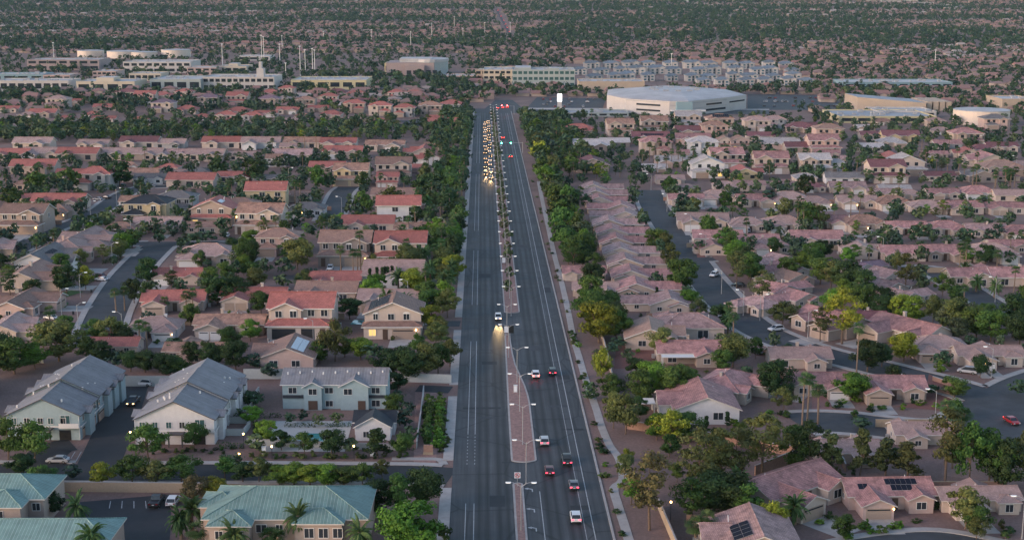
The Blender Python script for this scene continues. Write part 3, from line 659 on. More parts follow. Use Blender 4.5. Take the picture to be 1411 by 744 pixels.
# ------------------------------------------------------------------ houses: (x, base y, width px, kind, face, roof[, wall])
ROWS = [
 ('the row above the townhouses', 'x', [(155,488,66,'G','B','red','sand'),(205,470,70,'H','F','tan','white'),(268,497,84,'K','B','terra','pinkish'),(388,510,88,'V','F','brown','pinkish')]),
 ('the solar roof row', 'x', [(310,468,96,'K','F','terra','sand'),(411,467,88,'T','F','red','cream'),(540,467,78,'Y','F','brown','cream')]),
 ('the red palm row', 'x', [(232,434,86,'G','F','red','cream'),(344,428,90,'K','F','red','cream'),(447,420,84,'B','F','brown','tan'),(532,431,82,'G','F','tan','sand')]),
 ('the cypress row', 'x', [(243,392,60,'B','B','red','cream'),(457,402,74,'B','F','red','cream'),(540,399,76,'V','L','tan','white')]),
 ('the row right of left street', 'x', [(279,371,70,'H','F','tan','cream'),(380,354,52,'D','F','brown','pinkish'),(473,367,68,'T','F','brown','taupe'),(550,368,70,'T','F','red','cream')]),
 ('the arched window row', 'x', [(160,327,42,'H','F','brown','tan'),(211,323,58,'G','F','tan','sand'),(355,323,62,'T','F','terra','cream'),(505,323,64,'B','F','red','cream'),(577,330,62,'K','F','terra','sand')]),
 ('the black roof row', 'x', [(198,308,66,'D','F','navy','yellow'),(290,313,52,'Y','F','red','tan'),(326,307,46,'D','F','brown','white'),(420,300,44,'H','F','grey','white'),(548,308,70,'T','B','red','white')]),
 ('the left street column', 'y', [(12,470,66,'G','R','tan','cream'),(28,440,70,'K','R','brown','pinkish'),(42,402,78,'G','R','brown','cream'),(60,377,74,'G','R','grey','white'),(96,362,70,'H','R','tan','pinkish'),(116,350,74,'K','R','tan','cream'),(25,323,54,'T','F','brown','tan'),(66,303,44,'H','F','brown','tan'),(72,293,64,'G','F','red','cream')]),
 ('the upper left street row', 'x', [(-6,352,40,'G','R','tan','tan'),(40,241,60,'B','F','red','sand'),(125,263,52,'D','F','red','greyw'),(203,255,40,'G','F','grey','white'),(238,297,46,'D','F','grey','greyw'),(263,259,60,'G','B','red','cream'),(365,286,58,'T','B','red','yellow'),(396,281,50,'K','F','brown','cream')]),
 ('the row below long roofs', 'x', [(188,251,48,'B','F','terra','cream'),(232,250,40,'G','F','tan','cream'),(266,250,40,'H','F','grey','cream'),(322,253,46,'K','F','red','cream'),(366,255,36,'G','F','grey','greyw'),(449,240,44,'B','F','red','tan'),(482,257,42,'T','F','terra','yellow'),(541,249,46,'T','F','brown','cream'),(541,281,54,'B','F','brown','tan'),(597,246,30,'H','F','tan','yellow')]),
 ('the second long roof line', 'x', [(10,222,44,'B','F','red','cream'),(52,222,48,'G','F','tan','cream'),(102,223,52,'B','F','red','tan'),(150,221,44,'B','F','tan','cream'),(194,222,46,'B','F','tan','tan'),(235,222,42,'G','F','dusty','cream'),(280,223,46,'B','F','tan','cream'),(331,222,34,'B','F','tan','cream'),(400,224,48,'B','F','dusty','cream'),(470,220,48,'G','F','red','cream')]),
 ('the first long roof line', 'x', [(40,207,46,'B','F','tan','cream'),(124,207,38,'G','F','tan','cream'),(188,206,48,'B','F','maroon','cream'),(231,206,38,'B','F','tan','greyw'),(302,206,46,'B','F','red','cream'),(356,207,48,'G','F','tan','white'),(414,206,44,'B','F','terra','cream'),(464,207,44,'G','F','red','cream'),(529,210,48,'K','F','terra','cream'),(576,218,36,'G','L','red','cream'),(590,228,38,'G','L','red','white'),(604,209,34,'G','L','terra','tan')]),
 ('the far red roofed block', 'x', [(8,156,26,'G','F','red','cream'),(34,164,22,'H','F','tan','cream'),(55,163,34,'B','F','red','tan'),(76,150,26,'D','F','tan','cream'),(96,146,26,'G','F','red','cream'),(88,168,20,'H','F','red','cream'),(125,162,18,'H','F','red','cream'),(142,154,28,'B','F','red','tan'),(140,170,30,'K','F','red','cream'),(172,140,26,'D','F','maroon','cream'),(186,172,24,'H','F','red','cream'),(197,144,26,'T','F','red','sand'),(215,173,16,'H','F','terra','cream'),(220,138,26,'H','F','red','cream'),(222,156,30,'D','F','purple','cream'),(255,158,28,'H','F','red','cream'),(252,138,22,'D','F','red','cream'),(277,166,20,'H','F','red','cream'),(285,148,30,'D','F','purple','tan'),(310,172,26,'D','F','red','cream'),(325,146,28,'T','F','red','tan'),(326,161,30,'H','F','red','cream'),(328,137,22,'H','F','red','cream'),(346,173,26,'D','F','red','greyw'),(368,150,30,'D','F','purple','tan'),(365,162,28,'K','F','red','cream'),(370,134,24,'H','F','red','cream'),(395,158,28,'G','F','red','cream'),(394,132,20,'D','F','red','cream'),(400,172,24,'B','F','tan','cream'),(420,150,24,'D','F','terra','tan'),(416,165,20,'H','F','terra','cream'),(437,155,26,'G','F','red','tan'),(455,164,26,'H','F','red','cream'),(452,144,22,'D','F','red','cream'),(462,134,26,'H','F','maroon','cream')]),
 ('the far block nearest the avenue', 'x', [(490,135,24,'H','F','red','cream'),(487,156,26,'D','F','red','tan'),(505,146,28,'G','F','maroon','tan'),(482,171,24,'G','F','tan','cream'),(503,175,22,'H','F','terra','cream'),(523,160,28,'D','F','red','cream'),(523,172,20,'H','F','red','cream'),(545,138,20,'D','F','red','cream'),(557,162,26,'D','F','red','greyw'),(570,136,26,'H','F','red','cream'),(592,160,30,'D','F','terra','tan'),(598,144,28,'G','F','maroon','cream'),(622,158,28,'D','F','red','white'),(608,169,30,'K','F','red','cream'),(612,178,42,'B','F','red','tan'),(632,146,22,'H','F','red','cream')]),
 ('the repeating pink row', 'y', []),
 ('the near corner group', 'y', [(1040,782,130,'V','F','dusty','sand'),(1112,716,120,'G','R','pink','cream'),(965,584,106,'V','F','pink','white'),(1020,556,92,'H','R','pink','sand'),(955,506,92,'B','F','pink','tan'),(905,482,82,'V','F','peach','sand'),(952,468,88,'H','B','dusty','cream')]),
 ('the lower right front row', 'x', [(1174,644,88,'B','F','tan','cream'),(1237,714,122,'G','F','pink','pinkish'),(1282,618,80,'B','F','tan','cream'),(1362,716,112,'K','F','tan','cream')]),
 ('the row between curved streets', 'x', [(1108,512,84,'B','F','tan','sand'),(1136,550,88,'G','F','pink','sand'),(1236,558,96,'G','F','pink','tan')]),
 ('the curved street far side', 'x', [(1045,436,60,'H','L','dusty','cream'),(1148,468,80,'G','L','pink','tan'),(1192,456,70,'B','F','maroon','cream'),(1256,482,86,'G','L','pink','cream'),(1304,500,78,'H','F','tan','pinkish'),(1374,510,92,'K','F','tan','cream')]),
 ('the stepped pink row', 'y', [(1094,428,74,'E','R','pink','cream'),(1090,413,72,'E','R','pink','cream'),(1085,399,70,'E','R','peach','cream'),(1078,386,66,'E','R','pink','cream'),(1070,374,62,'E','R','dusty','cream')]),
 ('the long mauve roofs', 'y', [(1262,424,76,'E','R','dusty','cream'),(1240,409,78,'E','R','dusty','tan'),(1218,395,76,'E','R','dusty','cream'),(1198,382,70,'E','R','purple','cream')]),
 ('the first side street row', 'x', [(946,268,26,'H','F','tan','cream'),(948,285,44,'G','F','pink','cream'),(992,283,44,'H','F','tan','cream'),(972,319,62,'G','F','tan','sand'),(1033,322,46,'H','F','tan','cream'),(1086,322,50,'H','F','tan','cream'),(992,342,60,'B','F','pink','cream'),(980,352,30,'V','F','pink','cream'),(1040,342,60,'K','B','pink','tan'),(1064,352,48,'H','F','dusty','cream')]),
 ('the middle right row', 'x', [(1130,344,64,'B','F','pink','cream'),(1192,357,48,'V','F','tan','cream'),(1251,362,56,'G','F','pink','cream'),(1310,362,58,'G','F','pink','tan'),(1375,364,58,'H','F','tan','cream'),(1352,394,76,'K','B','pink','sand'),(1412,398,70,'B','F','pink','cream')]),
 ('the second right grid row', 'x', [(1143,318,52,'G','F','pink','cream'),(1198,322,52,'H','F','terra','cream'),(1255,326,50,'G','F','pink','cream'),(1311,327,46,'H','F','pink','cream'),(1366,329,50,'G','F','dusty','cream'),(1413,332,44,'H','F','pink','cream')]),
 ('the third right grid row', 'x', [(1045,287,48,'G','F','pink','cream'),(1091,286,46,'H','F','tan','cream'),(1126,288,36,'H','F','tan','cream'),(1186,289,48,'G','F','tan','sand'),(1236,291,44,'H','F','terra','cream'),(1283,296,42,'H','F','tan','cream'),(1331,297,50,'B','F','pink','cream'),(1390,297,50,'K','F','pink','cream')]),
 ('the fourth right grid row', 'x', [(1002,264,30,'H','F','tan','cream'),(1035,264,38,'B','F','dusty','cream'),(1086,263,32,'H','F','dusty','cream'),(1123,266,30,'H','F','maroon','cream'),(1172,268,44,'G','F','dusty','cream'),(1218,274,34,'G','F','dusty','cream'),(1256,276,30,'H','F','tan','cream'),(1304,276,40,'G','F','pink','cream'),(1355,276,42,'H','F','pink','white'),(1400,279,44,'B','F','tan','cream')]),
 ('the pale palm row', 'x', [(903,238,28,'G','F','white','white'),(930,232,44,'G','F','white','pinkish'),(976,246,46,'Y','F','white','white'),(1030,249,42,'V','F','red','yellow'),(1112,252,22,'H','F','white','cream'),(1165,254,46,'G','B','grey','white'),(1227,253,52,'T','F','maroon','cream'),(1254,243,48,'Y','F','white','cream'),(1295,250,38,'G','B','maroon','cream'),(1352,252,40,'V','F','grey','taupe'),(1388,243,52,'H','F','peach','cream'),(1330,250,26,'H','F','peach','cream')]),
 ('the arched door row', 'x', [(905,215,40,'D','F','pink','sand'),(934,218,30,'B','F','pink','pinkish'),(970,215,42,'D','F','white','white'),(1004,234,48,'T','F','pink','sand'),(1066,240,46,'T','F','pink','sand'),(1126,240,38,'T','F','white','sand'),(1154,238,26,'D','F','white','white'),(1230,226,34,'V','F','red','cream'),(1335,219,32,'V','F','red','cream'),(1362,231,44,'V','F','pink','cream'),(1411,234,26,'H','F','tan','cream')]),
 ('the row behind pale roofs', 'x', [(957,200,42,'B','F','pink','pinkish'),(1000,206,24,'Y','F','terra','cream'),(1022,207,26,'Y','F','terra','pinkish'),(1078,208,48,'B','F','white','pinkish'),(1108,212,42,'B','F','maroon','tan'),(1138,213,48,'T','F','pink','pinkish'),(1198,210,36,'G','B','white','cream'),(1232,204,32,'H','F','white','cream'),(1309,206,34,'B','F','pink','greyw'),(1336,202,40,'D','F','pink','tan'),(1386,211,38,'G','F','maroon','cream'),(1358,212,28,'H','F','maroon','cream')]),
 ('the back row before arena', 'x', [(798,188,38,'H','F','red','tan'),(818,210,60,'B','F','white','taupe'),(848,204,36,'B','F','white','taupe'),(812,238,48,'V','F','maroon','tan'),(856,188,44,'T','F','terra','cream'),(903,184,42,'T','F','terra','sand'),(898,199,48,'B','F','maroon','sand'),(950,176,40,'T','F','white','sand'),(957,190,44,'B','F','maroon','sand'),(994,180,38,'D','F','terra','sand'),(986,190,32,'D','F','terra','pinkish'),(1045,183,36,'D','F','tan','cream'),(1070,178,26,'D','F','tan','greyw'),(1106,184,34,'H','F','maroon','tan'),(1050,195,34,'B','F','maroon','cream'),(1145,195,54,'D','F','peach','pinkish'),(1208,194,34,'G','F','maroon','cream'),(1246,197,48,'G','F','maroon','yellow'),(1300,186,24,'H','F','tan','cream'),(1376,180,36,'D','F','grey','pinkish'),(1292,178,22,'D','F','tan','tan'),(1220,173,22,'H','F','terra','cream')]),
]
# the long pink row: even spacing on the ground
_a, _b = P(830, 268), P(905, 432); _r = []
for i in range(13):
    p = _b.lerp(_a, i/12); q = PX(p); _r.append((q[0], q[1], scl(p)*21, 'E', 'F', ('dusty','pink','pink','dusty')[i%4], ('cream','tan')[i%2]))
for k in range(len(ROWS)):
    if ROWS[k][0].startswith('the repeating'): ROWS[k] = (ROWS[k][0], 'y', _r)
HOUSES = {}; BACK = []
def place_houses():
    for row, order, items in ROWS:
        idx = sorted(range(len(items)), key=(lambda i: items[i][0]) if order == 'x' else (lambda i: -items[i][1]))
        for n, i in enumerate(idx):
            x, y, w, kind, face, roof, wall = items[i]
            p = P(x, y); s = scl(p); t = HT[kind]; rr = random.Random(int(x*7+y*13))
            full = t['W'] if face in 'FB' else t['D']; dep = t['D'] if face in 'FB' else t['W']
            sc = min(1.4, max(.8, w*(1.12 if y < 400 else 1.0)/s/full)) if kind != 'E' else .95 if 'repeating' in row else .8
            p = P(x, y); p.y += dep/2*sc*.96
            rz = {'F':0, 'B':math.pi, 'L':-math.pi/2, 'R':math.pi/2}[face]+R(rr.uniform(-3, 3))
            if 'repeating' in row: rz = R(-1.5)
            if 'stepped pink' in row: rz = R(28)
            if 'long mauve' in row: rz = R(30)
            if 'curved street far side' in row and face == 'L': rz = R(-55)
            if (x, y) == (1112, 716): rz = R(38)
            if (x, y) == (1020, 556): rz = R(60)
            lod = 0 if p.y < 420 else 1 if p.y < 640 else 2
            mir = rr.random() < .5
            if (x, y) in ((1237,714),(310,468),(411,467),(540,467),(344,428),(1362,716)): mir = False
            if (x, y) in ((1136,550),(550,368),(965,584),(388,510),(577,330)): mir = (x in (1136,))
            gar = 'gar_black' if (x, y) in ((411,467),(160,327)) else 'gar_tan' if wall in ('tan','pinkish','taupe','yellow') else rr.choice(['gar_white','gar_white','gar_tan'])
            if (x, y) == (1236,558): gar = 'gar_tan'; mir = False
            if lod < 2 and face in 'FB' and 'repeating' not in row and rr.random() < .8: BACK.append((p.x, p.y+dep*.5*sc+(5 if face == 'F' else 7.5), full*sc*.5+1.2, f"{ORD[n]} house of {row}", rz))
            r = make_house(p, rz, kind, mir, lod, sc, roof, wall, gar, 'house', 'trim' if kind == 'E' or roof == 'white' or rr.random() < .25 else None)
            end = 'left' if order == 'x' else 'near end'
            st = 'two storey' if t['st'] == 2 else 'one storey'
            lab = uniq([f"{RWORD[roof]} roofed {st} house, {ORD[n]} from the {end} in {row}", f"{RWORD[roof]} roofed {st} house, {ORD[n]} from {end} in {row}", f"{RWORD[roof]} roofed house, {ORD[n]} from {end} in {row}", f"{RWORD[roof]} roofed house, {ORD[n]} of {row}"])
            tag(r, lab, 'house', 'tile roofed suburban houses')
            ref = f"{ORD[n]} house of {row}"
            LAND.append((p.x, p.y, ref)); HOUSES[(x, y)] = r
            if rr.random() < .25 and lod < 2 and 'repeating' not in row: chimney(r, rr.uniform(-3, 3), rr.uniform(2, 4), 3, (6.1 if t['st'] == 1 else 8.7)-rr.random()*.5, wall)
            if lod < 2 and 'repeating' not in row:
                for k in range(3):
                    ang = rr.uniform(-5, 5); zz = (3.3 if t['st'] == 1 else 6.0)+rr.uniform(.7, 1.5); b = MB(); b.tube((ang, rr.uniform(2.2, 4.2), zz-.9), (ang, 3.3, zz+.4), .07, .07, 5); b.obj('roof_vent', [M['trim']], r)
                b = MB(); sx = (t['W']/2+.7)*rr.choice((-1,1)); b.box(sx-.4, sx+.4, 2.6, 3.5, 0, 1.0); b.obj('ac_unit', [M['steel']], r)
            # driveway
            if lod < 2 and 'repeating' not in row:
                for o in t['op']:
                    if o[0] == 'garage_door':
                        at = -o[2] if mir and o[1] in 'fb' else o[2]; sg = -1 if o[1] == 'f' else 1
                        if o[1] not in 'fb': continue
                        b = MB(); c, sn = math.cos(rz), math.sin(rz); W = o[5]/2+.4
                        pts = [(at-W, o[3]), (at+W, o[3]), (at+W, o[3]+sg*7.5), (at-W, o[3]+sg*7.5)]
                        b.face([(p.x+sc*(a*c-d*sn), p.y+sc*(a*sn+d*c), .019+.0007*(len(FOOT)%9)) for a, d in pts])
                        tag(b.obj('driveway', [M['concrete']]), 'pale concrete driveway of the '+ref, kind='structure')
            if rr.random() < .4 and lod < 2 and 'repeating' not in row:
                for o in t['op']:
                    if o[0] == 'garage_door' and o[1] == 'f' and face == 'F':
                        at = -o[2] if mir else o[2]; b = MB(); zx = at+o[5]/2+.45
                        b.tube((zx, o[3]-.12, 1.95), (zx, o[3]-.12, 2.2), .11, .13, 6); b.obj('wall_lamp', [M['warm']], r); break
place_houses()
# solar arrays that the photograph shows
solar(HOUSES[(1237,714)], -6.2, -.6, 3.62, .42, 'x', 2, 1); solar(HOUSES[(1237,714)], -.6, .5, 4.12, .42, 'x', 6, 1); solar(HOUSES[(1237,714)], .2, -1.05, 3.47, .42, 'x', 4, 1)
solar(HOUSES[(540,467)], -1.0, -3.2, 7.32, .4, 'l', 7, 1) if False else None
def slope_arr(key, x0, y0, z0, p, side, nu, nv, m='panel'):
    """panels on the slope of a ridge that runs along y; side -1 falls to -x, +1 falls to +x"""
    r = HOUSES[key]; pw, ph = 1.5, 1.6; sl = 1/math.sqrt(1+p*p)
    for i in range(nu):
        for j in range(nv):
            b = MB(); q = []
            for du, dv in ((i*pw, j*ph), (i*pw+pw-.08, j*ph), (i*pw+pw-.08, j*ph+ph-.08), (i*pw, j*ph+ph-.08)):
                q.append((x0+side*dv*sl, y0+du, z0-dv*sl*p+.14))
            b.face(q if side > 0 else q[::-1], 0); low = [(a, c, e-.07) for a, c, e in q]
            for k in range(4): b.face([low[k], low[(k+1)%4], q[(k+1)%4], q[k]], 1)
            b.obj('solar_panel', [M[m], M['steel']], r)
slope_arr((540,467), -1.2, -3.2, 5.23+.4*5.0, .4, -1, 6, 3)
slope_arr((388,510), 2.2, -6.0, 3.23+.38*5.2, .38, 1, 7, 2, 'panel_pale')
slope_arr((1040,782), -.2, -5.5, 3.23+.38*4.9, .38, -1, 4, 2)
slope_arr((290,313), 1.5, -2.5, 5.23+.4*4.7, .4, 1, 3, 1, 'panel_pale')
slope_arr((1362,231), .8, -5, 3.23+.38*5.6, .38, 1, 3, 2)
for key, a in (((411,467), (-5.4, -1.2, 6.35, .42, 'x', 6, 1, 'panel_pale')), ((60,377), (-4, -.6, 3.75, .42, 'x', 6, 1)), ((548,308), (-5, -.4, 6.75, .42, 'x', 8, 1)), ((898,199), (-4.5, -1.6, 3.6, .42, 'x', 10, 1)), ((994,180), (-4, -2.4, 6.3, .38, 'x', 8, 2)), ((1148,468), (-2.5, -.6, 3.5, .42, 'x', 6, 1))): solar(HOUSES[key], *a)
# patio covers on the right
def patio(x0, x1, y, dep, h, label, mat='trim'):
    a, b = P(x0, y), P(x1, y); r = empty('patio_cover', ((a.x+b.x)/2, a.y, 0)); w = abs(b.x-a.x)/2; k = MB(); k.box(-w, w, 0, dep, h, h+.18, bot=True); k.obj('roof', [M[mat]], r)
    for sx in (-1, 1):
        for yy in (.15, dep-.3):
            k = MB(); k.box(sx*(w-.25)-.1, sx*(w-.25)+.1, yy, yy+.2, 0, h); k.obj('post', [M[mat]], r)
    tag(r, label, 'patio cover'); FOOT.append((r.location.x, r.location.y+dep/2, 3, 0))
patio(912, 962, 506, 3.5, 2.6, 'pale flat patio cover behind the pink house with bright trees')
patio(876, 903, 572, 4.5, 2.7, 'white flat patio cover left of the white gable house')
# ------------------------------------------------------------------ single buildings
def building(name, loc, rz, blocks, ops, wall, roof, fascia='fascia', lod=0, caps=None):
    r = empty(name, loc, rz); rb, wb = MB(), MB()
    for (x0, x1, y0, y1, h, ty, p) in blocks:
        if ty == 'h': hip(rb, wb, x0, x1, y0, y1, h, p)
        elif ty == 'flat': wb.box(x0, x1, y0, y1, 0, h, top=False); rb.box(x0-.1, x1+.1, y0-.1, y1+.1, h, h+.25, 1); rb.face([(x0-.1,y0-.1,h+.26),(x1+.1,y0-.1,h+.26),(x1+.1,y1+.1,h+.26),(x0-.1,y1+.1,h+.26)], 0)
        else: gable(rb, wb, x0, x1, y0, y1, h, ty, p)
    wb.obj('wall', [M['wall_'+wall]], r); rb.obj('roof', [M[roof], M[fascia]], r)
    for o in ops:
        kd, side, at, pl, z, w, h = o[:7]; ex = o[7] if len(o) > 7 else ''
        for nm, me, sub in opening(kd, side, at, pl, z, w, h, lod, ex == 'arch', ex == 'lit'):
            q = link(nm, me, r)
            if nm == 'garage_door': paint(q, M[ex] if ex.startswith('gar') else M['gar_white'])
            for sn, sm in sub: link(sn, sm, q)
    return r
def vents(r, spots):
    for x, y, z in spots:
        b = MB(); b.box(x-.16, x+.16, y-.16, y+.16, z-.4, z+.18); b.obj('roof_vent', [M['trim']], r)
def long_townhouse(x0, x1, y0, y1, wall, label, ref, drive):
    w = x1-x0; d = y1-y0; p = .46; s = d/3
    bl = [(-w/2+.3, w/2-.3, 0, s+2, 5.7, 'y', p), (-w/2, w/2, s+2, 2*s+1.5, 6.25, 'y', p), (-w/2+.2, w/2-.2, 2*s+1.5, d, 6.0, 'y', p)]
    sg = 1 if drive == 'r' else -1
    for k, yy in enumerate((3.5, s+5.5, s+11.5, 2*s+5)):
        for side in (-1, 1):
            a, b = (w/2-4.4, w/2+.9+.15*(k%2)) if side > 0 else (-w/2-.9-.15*(k%2), -w/2+4.4)
            bl.append((a, b, yy, yy+3.6, 5.35+.1*k, 'x', .38))
    ops = []
    for x in (-w/2+1.8, -w/2+4.6, -w/2+7.6, 1.6, 4.4): ops.append(('window', 'f', x, 0, 3.7, 1.1, 1.35))
    ops += [('garage_door','f', w/2-3.6, 0, 0, 2.6, 2.3, 'gar_black'), ('door','f', -w/2+6, 0, 0, 1.2, 2.3), ('window','f', w/2-3.4, 0, 3.3, 2, 2.3)]
    side = 'r' if drive == 'r' else 'l'; oth = 'l' if drive == 'r' else 'r'
    for k in range(6):
        yy = 2.2+k*(d-4)/5.6; pl = w/2-.3 if k < 2 else w/2 if k < 4 else w/2-.2
        ops.append(('garage_door', side, yy+1.6, sg*pl, 0, 4.4, 2.3, 'gar_tan' if wall == 'mint' else 'gar_white'))
        ops.append(('window', side, yy+.4, sg*pl, 3.7, 1.2, 1.4)); ops.append(('window', side, yy+3.6, sg*pl, 3.7, 1.2, 1.4))
        ops.append(('window', oth, yy+1.6, -sg*pl, 3.7, 1.2, 1.4)); ops.append(('window', oth, yy+1.6, -sg*pl, .8, 1.4, 1.5))
    r = building('townhouse', ((x0+x1)/2, y0, 0), 0, bl, ops, wall, 'roof_slate', 'darktrim')
    b = MB(); b.box(-1.2, 2.2, -2.2, .05, 2.7, 2.95, bot=True); b.box(-1.1, -.8, -2.1, -1.8, 0, 2.7); b.box(1.8, 2.1, -2.1, -1.8, 0, 2.7); b.obj('porch', [M['darktrim']], r)
    b = MB(); yy = w/2-4.6; b.box(yy, w/2-.2, -1.1, .02, 3.0, 3.15, bot=True); b.box(yy, w/2-.2, -1.1, -1.02, 3.15, 4.1); b.obj('balcony', [M['trim']], r)
    rg = random.Random(int(x0)); sp = []
    for k in range(14):
        sx = rg.choice((-1, 1))*rg.uniform(1, w/2-2); y = rg.uniform(1, d-1); sp.append((sx, y, 6.15+p*(w/2-abs(sx))+.25))
    vents(r, sp)
    for q in ((-w/2-.02, w/2+.02, -.1, -.005, 2.95, 3.2), (w/2+.002, w/2+.1, 0, d, 2.95, 3.2), (-w/2-.1, -w/2-.002, 0, d, 2.95, 3.2)):
        b = MB(); b.box(*q, bot=True); b.obj('trim_band', [M['trim']], r)
    for x in (-w/2+.3, w/2-.35):
        b = MB(); b.tube((x, -.12, .1), (x, -.12, 5.4), .06, .06, 5); b.obj('downpipe', [M['trim']], r)
    for o in r.children:
        if o.name.startswith('window'):
            for c in o.children: paint(c, M['glass_teal'] if rg.random() < .6 else M['glass'])
    tag(r, label, 'townhouse', 'grey roofed townhouses'); LAND.append(((x0+x1)/2, (y0+y1)/2, ref)); FOOT.append(((x0+x1)/2, y0+d*.3, w*.6, 0)); FOOT.append(((x0+x1)/2, y0+d*.75, w*.6, 0))
q0, q1 = P(10, 606), P(112, 607); long_townhouse(q0.x, q1.x, q0.y, q0.y+35, 'mint', 'long pale green townhouse block with slate roof, left of the dark drive', 'pale green long townhouse', 'r')
q0, q1 = P(186, 612), P(298, 612); long_townhouse(q0.x, q1.x, q0.y, q0.y+34, 'white', 'long white townhouse block with slate roof, right of the dark drive', 'white long townhouse', 'l')
q0, q1 = P(-115, 600), P(-70, 600); long_townhouse(q0.x-8, q1.x-4, q0.y+4, q0.y+40, 'mint', 'partly hidden townhouse at the left edge behind the mesquite', 'edge townhouse', 'r')
q0, q1 = P(390, 563), P(532, 563); cx = (q0.x+q1.x)/2; w = q1.x-q0.x
bl = [(-w/2, w/2, 0, 11, 6, 'x', .42), (-w/2+5.2, -w/2+9.4, -1.1, 4, 5.7, 'y', .5), (1.6, 8.2, -1.1, 4, 5.8, 'y', .5), (-w/2+.6, w/2-2, 4, 11.6, 5.8, 'x', .4)]
ops = [('window','f',x,-1.1 if x in (-w/2+7.3, 3.4) else 0,3.8,1.9,1.4) for x in (-w/2+2.4, -w/2+7.3, -w/2+11, 3.4, w/2-2.4)]+[('door','f',-w/2+7.3,-1.1,.1,2.2,2.2),('door','f',6.6,-1.1,.1,1.8,2.2),('window','f',w/2-2.4,0,.6,1.9,1.5),('window','f',-w/2+11,0,.6,1.7,1.4),('window','r',4,w/2,3.8,1.2,1.3),('window','l',4,-w/2,3.8,1.2,1.3)]
r = building('townhouse', (cx, q0.y, 0), 0, bl, ops, 'mint', 'roof_slate', 'trim'); vents(r, [(x, 2.6+(i%3)*.7, 8.1) for i, x in enumerate(np.linspace(-w/2+1, w/2-1, 9))])
for x0, x1 in ((-w/2, -w/2+5), (w/2-5, w/2)):
    b = MB(); b.box(x0+.1, x1-.1, -.35, -.02, 2.7, 3.4, bot=True); b.obj('awning_band', [M['roof_navy']], r)
tag(r, 'pale grey two storey townhouse with white gables above the pool garden', 'townhouse', 'grey roofed townhouses'); LAND.append((cx, q0.y, 'grey townhouse above the pool')); FOOT.append((cx-6, q0.y+5, 8, 0)); FOOT.append((cx+6, q0.y+5, 8, 0))
q0, q1 = P(490, 607), P(538, 607); w = q1.x-q0.x; cx = (q0.x+q1.x)/2
r = building('pool_house', (cx, q0.y, 0), 0, [(-w/2, w/2, 0, 5.5, 3.2, 'y', .55), (-w/2-.6, w/2+.6, 4, 10, 3.1, 'x', .5)], [('window','f',-1.5,0,.8,1.2,1.3),('window','f',1.5,0,.8,1.2,1.3),('door','l',2.5,-w/2,0,1.4,2.2)], 'white', 'roof_navy', 'trim')
tag(r, 'small white pool house with black metal roof beside the teal pool', 'pool house'); LAND.append((cx, q0.y, 'black roofed pool house')); FOOT.append((cx, q0.y+5, 6, 0))
# green roofed buildings at the bottom edge
q0, q1 = P(283, 760), P(505, 760); w = q1.x-q0.x; cx = (q0.x+q1.x)/2
r = building('apartment_building', (cx, q0.y, 0), 0, [(-w/2, w/2, 0, 16, 6.2, 'h', .36), (-w/2+1.5, -w/2+8.5, -3, 4, 6.1, 'h', .36), (2, w/2-4, -2, 5, 6.15, 'h', .36), (-w/2-2, -w/2+5, 6, 13, 6.1, 'h', .36)],
   [('window','f',-w/2+3.2,-3,3.7,1.3,1.4),('window','f',-w/2+6.6,-3,3.7,1.3,1.4),('window','f',-4.2,0,3.7,1.8,1.4),('window','f',-1,0,3.7,1.2,1.4)]+[('window','f',x,-2,3.5,1.6,1.7) for x in (4.5,7,9.5)]+[('window','f',-4,0,.8,1.5,1.4)], 'tan', 'roof_green')
tag(r, 'tan apartment building with large green tile hip roof at the bottom', 'apartment building', 'green roofed tan buildings'); LAND.append((cx, q0.y, 'large green roof')); FOOT.append((cx-8, q0.y+7, 10, 0)); FOOT.append((cx+8, q0.y+7, 10, 0))
q0, q1 = P(-70, 726), P(62, 726); w = q1.x-q0.x; cx = (q0.x+q1.x)/2
r = building('apartment_building', (cx, q0.y, 0), 0, [(-w/2, w/2, 0, 12, 5.6, 'h', .4), (-2, 6, -4, 4, 5.5, 'h', .4)], [('window','f',7.5,0,3.3,1.4,1.4),('window','r',5,w/2,3.3,1.4,1.4),('window','f',2,-4,3.3,1.6,1.4)], 'tan', 'roof_green')
tag(r, 'tan building with green tile roof at the left edge, behind another', 'apartment building', 'green roofed tan buildings'); LAND.append((cx, q0.y, 'left green roof')); FOOT.append((cx, q0.y+6, 9, 0)); FOOT.append((cx+6, q0.y+6, 8, 0))
q0, q1 = P(-60, 776), P(150, 776); w = q1.x-q0.x; cx = (q0.x+q1.x)/2
r = building('apartment_building', (cx, q0.y, 0), 0, [(-w/2, w/2, 0, 10, 4.2, 'h', .36)], [('window','f',6,0,1.2,1.4,1.3),('window','f',-2,0,1.2,1.4,1.3)], 'tan', 'roof_green')
tag(r, 'low tan building with green tile roof in the bottom left corner', 'apartment building', 'green roofed tan buildings'); LAND.append((cx, q0.y, 'corner green roof')); FOOT.append((cx, q0.y+5, 9, 0)); FOOT.append((cx+8, q0.y+5, 8, 0)); FOOT.append((cx-8, q0.y+5, 8, 0))
